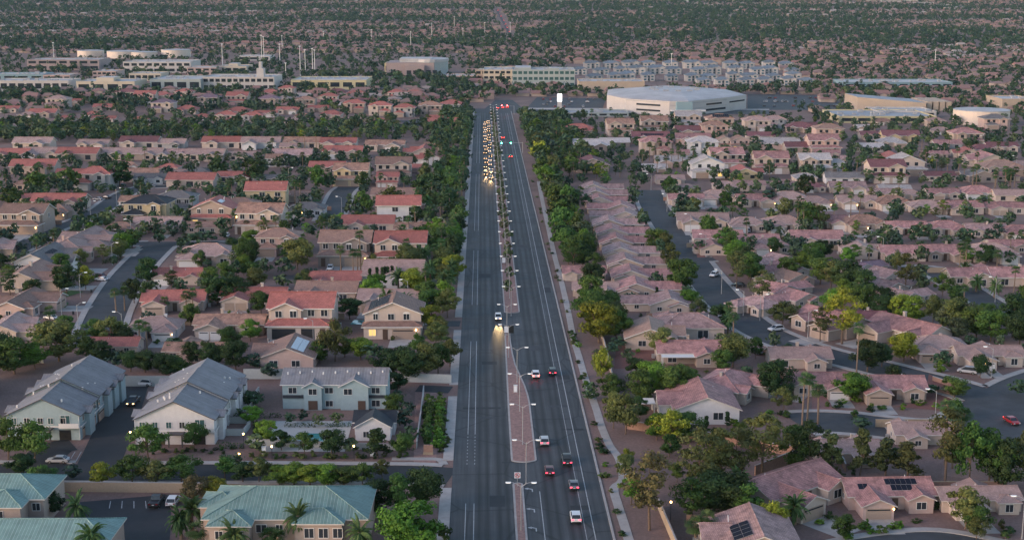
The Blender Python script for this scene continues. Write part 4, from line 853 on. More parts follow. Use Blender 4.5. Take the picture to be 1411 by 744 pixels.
# ------------------------------------------------------------------ commercial district
M['comm_roof'] = simple('pale_membrane_roof', (.42,.41,.41), .7, var=.2, scale=.06)
M['comm_grey'] = simple('grey_roof', (.3,.31,.33), .7, var=.12, scale=.06)
CW = {'cw':(.46,.43,.41),'cc':(.5,.43,.34),'cm':(.3,.24,.235),'cg':(.32,.36,.35),'ct':(.4,.32,.25),'cp':(.42,.31,.28),'cy':(.48,.42,.26),'cb':(.2,.3,.34)}
for k, c in CW.items(): M['wall_'+k] = simple('facade_'+k, c, .85, var=.08, scale=.1)
def comm(x0, x1, y, hpx, dep, wall, label, floors=1, roof='comm_roof', extra=(), win='glass', n=0, blank=False, cat='commercial building', name='commercial_building'):
    a, b = P(x0, y), P(x1, y); g = gz(a.y); w = b.x-a.x; h = hpx/scl(a); r = empty(name, ((a.x+b.x)/2, a.y, g)); wb, rb = MB(), MB()
    wb.box(-w/2, w/2, 0, dep, -1.5, h, top=False); rb.face([(-w/2+.3,.3,h-.5),(w/2-.3,.3,h-.5),(w/2-.3,dep-.3,h-.5),(-w/2+.3,dep-.3,h-.5)], 0)
    for q in ((-w/2-.1,w/2+.1,-.15,.25),(-w/2-.1,w/2+.1,dep-.25,dep+.15),(-w/2-.12,-w/2+.25,.26,dep-.26),(w/2-.25,w/2+.12,.26,dep-.26)): rb.box(*q, h-.5, h+.35, 1)
    rg = random.Random(int(x0*3+y))
    for k in range(max(2, int(w*dep/260))):
        x, yy, s = rg.uniform(-w/2+3, w/2-3), rg.uniform(3, dep-3), rg.uniform(1, 2.2); rb.box(x-s, x+s, yy-s, yy+s, h-.5, h+rg.uniform(.5, 1.4), 2)
    for (ex0, ex1, ey0, ey1, eh) in extra:
        wb.box(ex0*w, ex1*w, ey0*dep, ey1*dep, -1, eh*h, top=False); rb.face([(ex0*w,ey0*dep,eh*h),(ex1*w,ey0*dep,eh*h),(ex1*w,ey1*dep,eh*h),(ex0*w,ey1*dep,eh*h)], 0)
    wb.obj('wall', [M['wall_'+wall]], r); rb.obj('roof', [M[roof], M['wall_'+wall], M['comm_grey']], r)
    if not blank:
        n = n or max(3, int(w/7)); fh = h/floors
        for f in range(floors):
            for i in range(n):
                q = MB(); cx = -w/2+(i+.5)*w/n; ww = w/n*.36; q.box(cx-ww, cx+ww, -.12, -.01, f*fh+fh*.3, f*fh+fh*.78, bot=True); q.obj('window', [M[win]], r)
    tag(r, label, cat, 'commercial buildings beyond the houses'); FOOT.append((r.location.x, r.location.y+dep/2, max(8, min(w, dep)/2), 0)); LAND.append((r.location.x, r.location.y, ' '.join(label.split()[:5]).rstrip(',')))
    BIG.append((a.x-3, b.x+3, a.y-6, a.y+dep+4)); return r
BIG = []
comm(-12, 95, 127, 15, 40, 'cw', 'long white store with dark window openings behind the palms', 1, n=9)
comm(106, 186, 129, 16, 46, 'cc', 'cream store with pale roof and lit front left of centre', 1, n=4, extra=((-.2,.1,.2,.7,1.3),))
comm(207, 277, 126, 16, 60, 'cg', 'grey green store with flat pale roof beside the tower building', 1, n=4)
r = comm(280, 378, 125, 18, 50, 'cw', 'white two storey building with a small roof tower', 2, n=12, extra=((.22,.32,.3,.5,1.6),(.25,.29,.33,.45,2.1)))
comm(401, 505, 124, 13, 60, 'cy', 'yellowish low building with brown roof edges', 1, roof='comm_roof', n=6)
comm(38, 137, 97, 14, 50, 'cm', 'mauve three storey office with dark window bands', 2, n=7)
comm(170, 263, 101, 15, 55, 'cw', 'cream two storey office with square dark windows and palms', 2, n=9)
comm(-15, 60, 113, 10, 36, 'cb', 'low teal sided store at the left edge', 1, n=4)
comm(60, 97, 113, 9, 36, 'cp', 'low pinkish store next to the teal sided store', 1, n=4)
comm(128, 160, 110, 11, 36, 'cp', 'pinkish two storey shop block behind the cream store', 2, n=5)
comm(178, 222, 112, 10, 36, 'cc', 'cream shop block with mixed parapets behind the grey store', 1, n=5)
comm(258, 300, 104, 10, 40, 'cp', 'pink stepped building left of the tall white poles', 2, n=4)
comm(300, 340, 102, 10, 40, 'cc', 'cream stepped building with raised middle by the poles', 1, n=4, extra=((-.15,.15,.2,.7,1.35),))
comm(328, 372, 84, 6, 40, 'cw', 'low pale building behind the tall white poles', 1, n=3)
comm(612, 664, 112, 7, 40, 'cp', 'low pinkish shops left of the white office', 1, n=4)
comm(655, 672, 112, 15, 20, 'ct', 'narrow tan tower wing joined to shops left of the white office', 2, n=2)
comm(666, 712, 118, 21, 60, 'cc', 'cream three storey office wing with balconies at the left', 3, n=6)
comm(706, 792, 121, 24, 50, 'cg', 'grey and cream three storey office with teal windows', 3, n=12, win='glass_teal', extra=((-.45,-.2,.1,.9,1.12),(.1,.25,.05,.5,1.1)))
comm(798, 888, 128, 15, 45, 'ct', 'long low tan store left of the arena', 1, blank=True)
comm(1163, 1312, 124, 10, 50, 'cb', 'long white and teal roofed building on the right', 1, n=10)
comm(1157, 1290, 170, 9, 60, 'cy', 'low yellowish building with grey roof near the water tank', 1, roof='comm_grey', n=6)
comm(1210, 1290, 163, 9, 40, 'cw', 'low white roofed building by the curved wall', 1, n=3)
comm(1380, 1425, 152, 15, 40, 'ct', 'tan block at the right edge behind the water tank', 1, blank=True)
comm(782, 866, 161, 5, 30, 'cg', 'long low grey roofed building behind the back row', 1, roof='comm_grey', n=6)
comm(530, 562, 102, 14, 40, 'cy', 'tan wing with red lit entrance at the theatre', 1, n=3)
def arena():
    pl = [(836,150),(862,156),(922,160),(948,160),(1002,154),(1028,150)]
    pts = [P(*q) for q in pl]; base = min(p.y for p in pts); c = sum((p.x for p in pts))/6
    w = [(p.x-c, p.y-base) for p in pts]; back = [(w[-1][0]-6, w[-1][1]+55), (w[-1][0]-40, w[-1][1]+95), (w[0][0]+55, w[0][1]+105), (w[0][0]+5, w[0][1]+60)]
    poly = w+back; r = empty('arena', (c, base, gz(base))); h = 20/scl(pts[2])
    b = MB(); b.prism(poly, 0, h); b.obj('wall', [M['wall_cw']], r)
    mx = sum(p[0] for p in poly)/len(poly); my = sum(p[1] for p in poly)/len(poly)
    inn = [((p[0]-mx)*.93+mx, (p[1]-my)*.93+my) for p in poly]; in2 = [((p[0]-mx)*.45+mx, (p[1]-my)*.45+my) for p in poly]
    b = MB(); n = len(poly)
    for i in range(n):
        j = (i+1)%n; b.face([(*poly[i],h+.05),(*poly[j],h+.05),(*inn[j],h+1),(*inn[i],h+1)]); b.face([(*inn[i],h+1),(*inn[j],h+1),(*in2[j],h+4.2),(*in2[i],h+4.2)])
    b.face([(*p,h+4.2) for p in in2]); b.obj('roof', [M['comm_roof']], r)
    for k, (i, f0, f1, z0, z1, m) in enumerate([(1,.25,.8,.62,.74,'glass'),(1,.25,.8,.24,.36,'glass'),(1,.02,.98,.9,.93,'comm_grey'),(2,.05,.95,.06,.34,'glass_teal'),(3,.02,.3,.06,.3,'glass_teal'),(3,.45,.85,.6,.72,'glass'),(3,.02,.98,.84,.87,'comm_grey'),(3,.02,.98,.46,.49,'comm_grey'),(2,.05,.6,.7,.73,'comm_grey'),(3,.4,.95,.2,.34,'glass'),(4,.1,.9,.6,.7,'glass')]):
        a, q = Vector(w[i]), Vector(w[i+1]); d = (q-a); nn = Vector((d.y, -d.x)).normalized()*.15; s, e = a+d*f0+nn, a+d*f1+nn; b = MB()
        b.prism([tuple(s), tuple(e), tuple(e-nn*.9), tuple(s-nn*.9)], h*z0, h*z1); b.obj('window' if m != 'comm_grey' else 'cornice', [M[m]], r)
    for i in range(12):
        b = MB(); t_ = i*.5236; x_, y_ = mx+(w[4][0]-mx)*.5*math.cos(t_), my+26*math.sin(t_); b.box(x_-2.2, x_+2.2, y_-1.5, y_+1.5, h+2, h+5.2); b.obj('roof_unit', [M['comm_grey']], r)
    a, q = Vector(w[3]), Vector(w[4]); d = (q-a); d0 = d.normalized(); s = a-d0*2; nn = Vector((d.y, -d.x)).normalized()
    b = MB(); b.prism([tuple(s-Vector((9,0))+nn*1.2), tuple(s+Vector((3,0))+nn*2), tuple(s+Vector((3,3))), tuple(s+Vector((-9,3)))], h*.42, h*.97); b.obj('entrance_sign', [M['wall_cb']], r)
    b = MB(); b.prism([(w[2][0]+1, w[2][1]-4), (w[3][0]+14, w[3][1]-1), (w[3][0]+14, w[3][1]+2), (w[2][0]+1, w[2][1]+1)], h*.33, h*.42); b.obj('canopy', [M['trim']], r)
    tag(r, 'large white arena with faceted walls and pale shallow roof', 'arena'); FOOT.append((c, base+50, 75, 0)); BIG.append((c-95, c+95, base-30, base+125)); LAND.append((c, base, 'white arena'))
arena()
def round_b(name, x, y, rad_px, hpx, label, cat, m='wall_cw', conical=.06):
    p = P(x, y); s = scl(p); rad = rad_px/s; h = hpx/s; r = empty(name, (p.x, p.y+rad, p.z)); b = MB(); n = 40
    pts = [(rad*math.cos(2*math.pi*i/n), rad*math.sin(2*math.pi*i/n)) for i in range(n)]
    b.prism(pts, -.5, h); b.obj('wall', [M[m]], r); b = MB(); b.prism([(a*1.01, c*1.01) for a, c in pts], h, h+.4)
    for i in range(n): b.face([(*pts[i],h+.41),(*pts[(i+1)%n],h+.41),(0,0,h+.41+rad*conical)])
    b.obj('roof', [M['comm_roof']], r); b = MB()
    for k in (-.3, .3):
        b.tube((k, -rad-.15, 0), (k, -rad-.15, h), .06, .06, 4)
    for i in range(int(h/.8)): b.tube((-.3, -rad-.15, .4+i*.8), (.3, -rad-.15, .4+i*.8), .04, .04, 4)
    b.obj('ladder', [M['steel']], r)
    tag(r, label, cat); FOOT.append((p.x, p.y+rad, rad+4, 0)); BIG.append((p.x-rad, p.x+rad, p.y-25, p.y+2*rad)); LAND.append((p.x, p.y, ' '.join(label.split()[:4])))
M['wall_tank'] = simple('tank_paint', (.62,.52,.44), .6, var=.06)
round_b('water_tank', 1364, 174, 38, 19, 'large cream water tank at the right near the tan block', 'water tank', 'wall_tank')
round_b('water_tank', 120, 80, 18, 9, 'left cream water tank behind the mauve office', 'water tank', 'wall_tank')
round_b('water_tank', 164, 81, 22, 9, 'middle cream water tank behind the cream office', 'water tank', 'wall_tank')
round_b('water_tank', 193, 81, 19, 8, 'third cream water tank, joined behind the middle tank', 'water tank', 'wall_tank')
round_b('water_tank', 238, 80, 20, 10, 'right cream water tank behind the cream office', 'water tank', 'wall_tank')
def theatre():
    p = P(572, 104); s = scl(p); r = empty('theatre', (p.x, p.y, p.z)); w = 44/s; h = 17/s
    b = MB(); b.box(-w*.9, w*.6, 0, 60, -1, h); b.box(-w*.3, w*.3, -6, 0, -1, h*.8); b.obj('wall', [M['wall_cm']], r)
    b = MB(); n = 20; pts = [(w*.45+w*.55*math.cos(2*math.pi*i/n), 30+30*math.sin(2*math.pi*i/n)) for i in range(n)]; b.prism(pts, 0, h*1.05); b.prism([(x*1.02, y) for x, y in pts], h*1.051, h*1.25, 1)
    b.box(-w*.5, w*.5, 8, 52, h, h*1.3, 1); b.obj('roof', [M['wall_cg'], M['comm_roof']], r)
    for i in range(5):
        b = MB(); x = -w*.25+i*w*.2; b.box(x, x+w*.14, -6.2 if i < 3 else -.2, -5.9 if i < 3 else .05, h*.1, h*.4, bot=True); b.obj('window', [M['glass']], r)
    tag(r, 'dark grey theatre building with rounded white roof left of the avenue', 'theatre'); FOOT.append((p.x, p.y+30, 45, 0)); BIG.append((p.x-w, p.x+w*1.1, p.y-30, p.y+65)); LAND.append((p.x, p.y, 'rounded white roofed theatre'))
theatre()
def curved():
    c = P(1240, 155); r = empty('curved_building', (c.x, c.y, c.z)); s = scl(c); b = MB(); q = MB(); n = 10; h = 18/s
    out = [((-50+90*i/n)/s, -14*math.sin(i/n*1.2)+22) for i in range(n+1)]
    for i in range(n):
        hh = h*(1-.35*i/n); h2 = h*(1-.35*(i+1)/n)
        b.face([(*out[i],0),(*out[i+1],0),(*out[i+1],h2),(*out[i],hh)]); b.face([(out[i][0],out[i][1]+45,0),(out[i+1][0],out[i+1][1]+45,0),(out[i+1][0],out[i+1][1]+45,h2),(out[i][0],out[i][1]+45,hh)])
        q.face([(out[i][0],out[i][1],hh+.02),(out[i+1][0],out[i+1][1],h2+.02),(out[i+1][0],out[i+1][1]+45,h2+.02),(out[i][0],out[i][1]+45,hh+.02)])
    b.face([(*out[0],0),(out[0][0],out[0][1]+45,0),(out[0][0],out[0][1]+45,h),(*out[0],h)]); b.face([(*out[-1],0),(out[-1][0],out[-1][1]+45,0),(out[-1][0],out[-1][1]+45,h*.65),(*out[-1],h*.65)])
    b.obj('wall', [M['wall_ct']], r); q.obj('roof', [M['comm_grey']], r)
    for i in range(4):
        k = MB(); x = (44+i*9)/s; k.box(x, x+7/s, 14, 60, 0, h*.7); k.obj('bay', [M['wall_ct']], r)
    tag(r, 'long curved tan building with sweeping wall on the right', 'school building'); FOOT.append((c.x, c.y+40, 40, 0)); BIG.append((c.x-55/s, c.x+90/s, c.y-30, c.y+70)); LAND.append((c.x, c.y, 'curved tan building'))
curved()
# blue grey apartment blocks
M['bluewin'] = simple('blue_glass', (.06,.12,.15), .15, var=0)
_rows = [(95, 815, 1085, 11, 'top'), (103, 798, 1092, 12, 'second'), (112, 815, 1090, 11, 'third'), (119, 968, 1112, 6, 'nearest')]
for ry, xa, xb, n, nm in _rows:
    for i in range(n):
        x = xa+(xb-xa)*i/(n-1); p = P(x, ry); rg = random.Random(int(x+ry)); s = scl(p); w = 22/s*rg.uniform(.8, 1.25); p.y += rg.uniform(-9, 9); p.x += rg.uniform(-4, 4); r = empty('apartment_block', p); rb, wb = MB(), MB(); h = 6.6+rg.uniform(-1.5, 1.8)
        hip(rb, wb, -w/2, w/2, 0, 12, h, .42); hip(rb, wb, -w*.42, -w*.05, -3, 3, h-.6, .42); gable(rb, wb, w*.12, w*.42, -2.5, 2, h-.3, 'y', .4)
        wb.obj('wall', [M['wall_greyw' if rg.random() < .6 else 'wall_cw']], r); rb.obj('roof', [M['roof_blue'], M['fascia']], r)
        for f in range(2):
            for xx, yy in ((-w*.24, -3), (0, 0), (w*.27, -2.5)):
                q = MB(); q.box(xx-1.3, xx+1.3, yy-.15, yy-.01, 1+f*3, 2.8+f*3, bot=True); q.obj('window', [M['bluewin']], r)
        tag(r, f'blue grey hip roofed apartment block, {ORD[i]} from left in the {nm} row behind arena', 'apartment block', 'blue grey apartment blocks behind the arena'); FOOT.append((p.x, p.y+5, w*.6, 0))
BIG.append((P(790,115).x, P(1115,115).x, P(950,124).y, P(950,88).y))
patch('car_park', [(1030,152),(1165,152),(1150,132),(1030,130)], 'asphalt', .03, 'dark car park right of the white arena'); BIG.append((P(1030,150).x, P(1165,150).x, P(1100,153).y, P(1100,131).y))
patch('car_park', [(725,150),(830,152),(835,136),(740,134)], 'asphalt', .034, 'dark car park left of the white arena'); BIG.append((P(725,150).x, P(830,150).x, P(800,153).y, P(800,134).y))
patch('road', [(640,150),(1060,152),(1060,158),(640,156)], 'asphalt', .045, 'wide cross road in front of the arena'); BIG.append((P(640,150).x, P(1060,150).x, P(800,159).y, P(800,149).y))
patch('pavement', [(720,149),(1060,150.5),(1060,152),(720,151)], 'concrete', .06, 'pale pavement edging the cross road')
patch('road', [(668,150),(722,151),(706,138),(683,138)], 'asphalt', .05, 'avenue continuing beyond the junction'); BIG.append((P(668,150).x, P(722,150).x, P(700,152).y, P(700,136).y))
_fr = [(704,52),(699,42),(694,32),(688,21),(684,13)]
for k in range(4):
    (xa, ya), (xb, yb) = _fr[k], _fr[k+1]; patch('road', [(xa-1.8,ya),(xa+1.8,ya),(xb+1.5,yb),(xb-1.5,yb)], 'asphalt', .4, f'far grey stretch of road near the top edge, {ORD[k]} part'); pa, pb = P(xa, ya), P(xb, yb); BIG.append((min(pa.x,pb.x)-7, max(pa.x,pb.x)+7, pa.y-10, pb.y+5))
patch('bare_field', [(1300,3),(1411,19),(1440,8),(1420,2)], 'redgravel', .5, 'bare brown field at the far top right'); 
# ------------------------------------------------------------------ walls
def wallrun(pts, h, mat, label, th=.2, cap=True):
    w = [P(*q) for q in pts]; o = w[0].copy(); r = empty('block_wall', (o.x, o.y, 0)); b, c = MB(), MB()
    for i in range(len(w)-1):
        a, e = w[i]-o, w[i+1]-o; d = (e-a).normalized(); n = Vector((-d.y, d.x, 0))*th/2
        for bb, k, z0, z1 in ((b, 1., 0, h), (c, 1.5, h+.005, h+.1)):
            q = [a+n*k-d*.02*k, e+n*k+d*.02*k, e-n*k+d*.02*k, a-n*k-d*.02*k]; bb.prism([(v.x, v.y) for v in q][::-1], z0, z1+.0003*i)
    b.obj('panel', [M[mat]], r); c.obj('coping', [M[mat if not cap else 'concrete']], r); tag(r, label, 'wall'); m = w[len(w)//2]; LAND.append((m.x, m.y, ' '.join(label.split()[:6])))
wallrun([(80,677),(330,679)], 2.0, 'tanwall', 'long low tan wall between the side road and the parking court')
wallrun([(862,590),(940,602),(1010,612)], 1.9, 'blockwall', 'brown block wall below the white gable house')
wallrun([(1010,612),(1075,625),(1106,628)], 2.0, 'blockwall', 'brown block wall behind the tall pines')
wallrun([(1106,632),(1040,658)], 2.6, 'blockwall', 'dark brown end wall beside the conifer row')
wallrun([(932,760),(907,700)], 2.0, 'tanwall', 'tan wall corner near the bottom beside the pine')
wallrun([(852,560),(838,500),(828,460),(819,430)], 1.8, 'tanwall', 'tan wall behind the right verge trees')
wallrun([(2,500),(60,500)], 2.3, 'palewall', 'pale wall behind the left townhouse')
wallrun([(168,532),(236,532)], 2.6, 'palewall', 'pale lit wall at the end of the dark drive')
wallrun([(336,522),(392,522)], 2.6, 'palewall', 'pale wall between white townhouse and grey townhouse')
wallrun([(532,525),(622,528)], 2.2, 'palewall', 'pale wall right of the grey townhouse')
wallrun([(574,618),(580,575),(584,540)], 1.6, 'palewall', 'pale garden wall beside the bright green hedge')
wallrun([(340,612),(480,618),(545,620)], 1.3, 'palewall', 'low pale pool fence wall facing the side road')
for k, yy in enumerate((600, 583, 567, 553)): wallrun([(302+k*3,yy),(336+k*4,yy),(345+k*4,yy-12)], 1.5, 'palewall', f'white patio wall right of the white townhouse, {ORD[k]} from the front')
wallrun([(585,420),(645-20,421)], 2.0, 'palewall', 'pale wall beside the white cypress house')
wallrun([(1165,650),(1150,615)], 1.7, 'blockwall', 'reddish side wall beside the solar house')
wallrun([(1275,538),(1315,545),(1318,535),(1285,524)], 1.1, 'blockwall', 'curved low brick wall in the red gravel yard')
for x, y, hw, ref, rz in BACK:
    r = empty('block_wall', (x, y, 0), rz*0); b, c = MB(), MB(); b.box(-hw, hw, -.1, .1, 0, 1.75); c.box(-hw-.04, hw+.04, -.14, .14, 1.755, 1.85); m = ('blockwall','tanwall','blockwall')[int(x*3)%3]; b.obj('panel', [M[m]], r); c.obj('coping', [M['tanwall']], r)
    tag(r, uniq([f'low block wall behind the {ref}', f'low garden block wall by the {ref}', f'second block wall by {ref}']), 'wall', 'low garden walls between the yards')
def postlamp(x, y, h, label, ref):
    p = P(x, y); r = empty('post_lamp', p); b = MB(); b.tube((0,0,0), (0,0,h), .06, .05, 6); b.obj('post', [M['gar_black']], r); b = MB(); b.tube((0,0,h), (0,0,h+.3), .13, .17, 8); b.obj('lamp_head', [M['warm']], r); tag(r, label, 'post lamp', 'small warm lamps on black posts'); LAND.append((p.x, p.y, ref))
postlamp(181, 622, 4.2, 'warm lit post lamp at the corner of the dark drive', 'drive corner lamp'); postlamp(330, 640, 2.2, 'warm lit low post lamp at the side road gate', 'side road gate lamp'); postlamp(336, 618, 3.2, 'warm lit post lamp beside the pool fence corner', 'pool corner lamp'); postlamp(924, 716, 3.4, 'warm lit post lamp in the shade under the dark pines', 'pine shade lamp'); postlamp(375, 632, 2.6, 'warm lit post lamp before the low pool wall', 'pool wall lamp'); postlamp(488, 634, 3, 'warm lit post lamp near the black roofed pool house', 'pool house lamp')
def hedge(pts, w, h, label):
    q = [P(*e) for e in pts]; a, e = q[0], q[-1]; d = (e-a); L = d.length; n = int(L*w*h*26); rg = np.random.default_rng(int(L*100)); u, v, z = rg.random(n), rg.random(n)-.5, rg.random(n)
    d.normalize(); nn = Vector((-d.y, d.x, 0)); c = np.array([a[:]])+u[:,None]*L*np.array([d[:]])+(v[:,None]*w)*np.array([nn[:]])+z[:,None]*np.array([[0,0,h]])
    me = np_mesh('foliage', leaves(c, np.array([[0,0,.8]])+rg.normal(0,.6,(n,3)), .13*(.6+.8*rg.random(n)), rg), [M['leaf_dark']]); tag(link('hedge', me), label, 'hedge', 'clipped hedges'); LAND.append((a.x, a.y, ' '.join(label.split()[:5])))
hedge([(352,612),(352,585)], 1.2, 1.3, 'dark hedge along the left side of the pool deck'); hedge([(392,588),(436,588)], 1.1, 1, 'low dark hedge behind the teal pool'); hedge([(448,588),(484,588)], 1.1, 1, 'low dark hedge left of the pool house'); hedge([(300,616),(336,618)], 1.2, 1.2, 'dark hedge at the foot of the white patio walls'); hedge([(345,576),(388,575)], 1.2, 1.2, 'dark hedge at the left end of the grey townhouse')
hedge([(546,618),(572,620)], 1.1, 1.1, 'dark hedge right of the pool house'); hedge([(40,418),(52,410)], 1.4, 2, 'dark hedge beside the green lawns on the left street'); hedge([(110,396),(135,384)], 1.6, 1.8, 'dark hedge between driveways on the left street'); hedge([(142,364),(168,357)], 1.6, 1.6, 'dark hedge further up the left street')
for i in range(7): patch('parking_line', [(92+i*9.5,640-i*.2),(93+i*9.5,640-i*.2),(104+i*8.5,622),(103+i*8.5,622)], 'marking', .024, f'white parking line by the left townhouse, {ORD[i]} from left')
for i in range(6): patch('parking_line', [(150+i*17,700),(151.2+i*17,700),(153+i*16,690),(152+i*16,690)], 'marking', .038, f'white parking line in the parking court, {ORD[i]} from left')
# ------------------------------------------------------------------ street lamps
def lamp_mesh(double, h, arm):
    p = MB(); p.tube((0,0,0), (0,0,.5), .16, .13, 8); p.tube((0,0,.5), (0,0,h-.5), .1, .065, 8)
    a = MB(); hd = []
    for s in ((-1, 1) if double else (1,)):
        pts = [Vector((0,0,h-.9)), Vector((s*arm*.35,0,h-.35)), Vector((s*arm*.7,0,h-.05)), Vector((s*arm,0,h))]
        for k in range(3): a.tube(pts[k], pts[k+1], .05, .045, 6, cap=False)
        g = MB(); c = s*(arm+.35)
        lo = [(c-.5,-.17),(c+.5,-.2),(c+.5,.2),(c-.5,.17)]; g.prism(lo, h-.06, h+.08, 0); g.prism([(c-.38,-.12),(c+.38,-.14),(c+.38,.14),(c-.38,.12)], h-.12, h-.061, 1)
        g.face([(c-.38,-.12,h-.121),(c+.38,-.14,h-.121),(c+.38,.14,h-.121),(c-.38,.12,h-.121)], 1)
        hd.append(g.mesh('lamp_head', [M['lamp_body'], M['lamp']]))
    return p.mesh('pole', [M['steel']]), a.mesh('arm', [M['steel']]), hd
M['lamp_body'] = simple('lamp_body', (.72,.73,.73), .4, var=0, emit=(1,.97,.93), es=.04)
LD, LS = lamp_mesh(True, 9.2, 2.0), lamp_mesh(False, 8.2, 1.7)
def lamp(p, mod, rz, label, ref, group):
    r = empty('street_lamp', p, rz); link('pole', mod[0], r); link('arm', mod[1], r)
    for m in mod[2]: link('lamp_head', m, r)
    tag(r, label, 'street lamp', group); LAND.append((p[0], p[1], ref))
l = AVI(P(719, 731))[1]; k = 0
while l < LEND-40:
    z = .15; y = PX(AV(13, l))[1]
    a = 13.2 if y > 668 or 456 < y < 500 else 14.9
    lamp(AV(a, l, z), LD, R(-.8), f'grey double armed street lamp on the avenue median, {ORD[k]} from the front', f'{ORD[k]} median lamp', 'double street lamps along the median'); k += 1; l += 24.3
_sl = [(213,300,120,560,0,'beside the cream gable garage at the cross street'),(155,372,0,0,0,''),]
for i, (x, y, rz, wd) in enumerate([(108,455,20,'by the left street, nearest'),(85,434,20,'by the left street, second'),(111,410,20,'beside the front lawn on the left street'),(155,365,0,'by the left street driveways, farther'),(181,330,180,'at the cross street beside the tan gable house'),(161,283,0,'on the upper left street beside the black roof'),(125,303,20,'below the strong green tree'),(169,468,180,'beside the twin palms at the street foot'),(432,478,180,'beside the willow and black garage doors'),(471,296,180,'beside the left cul-de-sac'),(612,328,180,'near the avenue beside the tan house'),(562,420,180,'beside the solar roofed two storey house'),(270,245,0,'near the red house with palms'),(398,253,0,'near the white palms house'),
   (994,405,180,'at the pine on the curved street, first'),(1024,435,180,'on the curved street outside the parked white car'),(1047,442,0,'on the curved street beside the wispy tree'),(1113,466,0,'beside the pink solar house on the curved street'),(1288,583,180,'in front of the tan garage house'),(1366,520,180,'beside the grey van house'),(1216,356,180,'in the middle right row'),(1371,416,180,'below the date palms'),(919,292,180,'at the first side street corner'),(951,322,180,'at the second side street corner'),(972,352,180,'at the red gravel yard'),(897,262,180,'at the top of the curved street'),(1408,742,180,'at the bottom right corner'),(1355,205,180,'near the black solar roof at upper right'),(1400,235,180,'at the upper right edge')]):
    lamp(P(x, y), LS, R(rz), 'single armed street lamp '+wd, 'lamp '+wd, 'single street lamps of the housing streets')
# tall white poles behind the shops
for i, (x, yb, h) in enumerate(sorted([(361,88,38),(364,88,36),(389,70,20),(386,92,30),(414,105,40),(421,104,34),(431,104,36),(434,104,34),(394,108,20),(566,67,22),(446,58,14),(512,58,16),(595,55,22),(638,56,16),(668,50,18),(75,90,30),(307,96,34),(925,97,22),(1288,92,22),(626,40,16),(703,50,18)])):
    p = P(x, yb); hh = h/scl(p); r = empty('light_mast', p); b = MB(); b.tube((0,0,0), (0,0,hh), .45, .3, 7); b.obj('pole', [M['trim']], r); b = MB(); b.box(-1.2, 1.2, -.3, .3, hh, hh+.7, bot=True); b.obj('head', [M['lamp_body']], r)
    tag(r, f'tall slender white light mast, {ORD[i]} from the left beyond the shops', 'light mast', 'tall light masts beyond the shops')
# ------------------------------------------------------------------ vehicles (front faces +y)
CP = {'white':(.7,.7,.7),'black':(.012,.012,.014),'grey':(.16,.17,.18),'silver':(.42,.43,.44),'red':(.3,.02,.025),'dark':(.03,.033,.038),'blue':(.03,.06,.12),'maroon':(.12,.03,.035),'green':(.02,.1,.05)}
for k, c in CP.items():
    M['paint_'+k] = simple('car_paint_'+k, c, .28, var=0)
M['tyre'] = simple('tyre', (.012,.012,.012), .9, var=0); M['rim'] = simple('rim', (.4,.4,.4), .3, .8, var=0)
M['tail'] = simple('tail_light', (.5,.02,.03), .3, var=0, emit=(1,.05,.09), es=2.2); M['brake'] = simple('brake_light', (.5,.02,.02), .3, var=0, emit=(1,.04,.03), es=14)
M['head'] = simple('head_light', (.9,.9,.85), .2, var=0, emit=(1,.56,.22), es=3.6); M['headoff'] = simple('clear_lens', (.55,.56,.58), .15, var=0); M['tailoff'] = simple('tail_lens', (.22,.012,.014), .25, var=0); M['plate'] = simple('plate', (.6,.6,.6), .5, var=0)
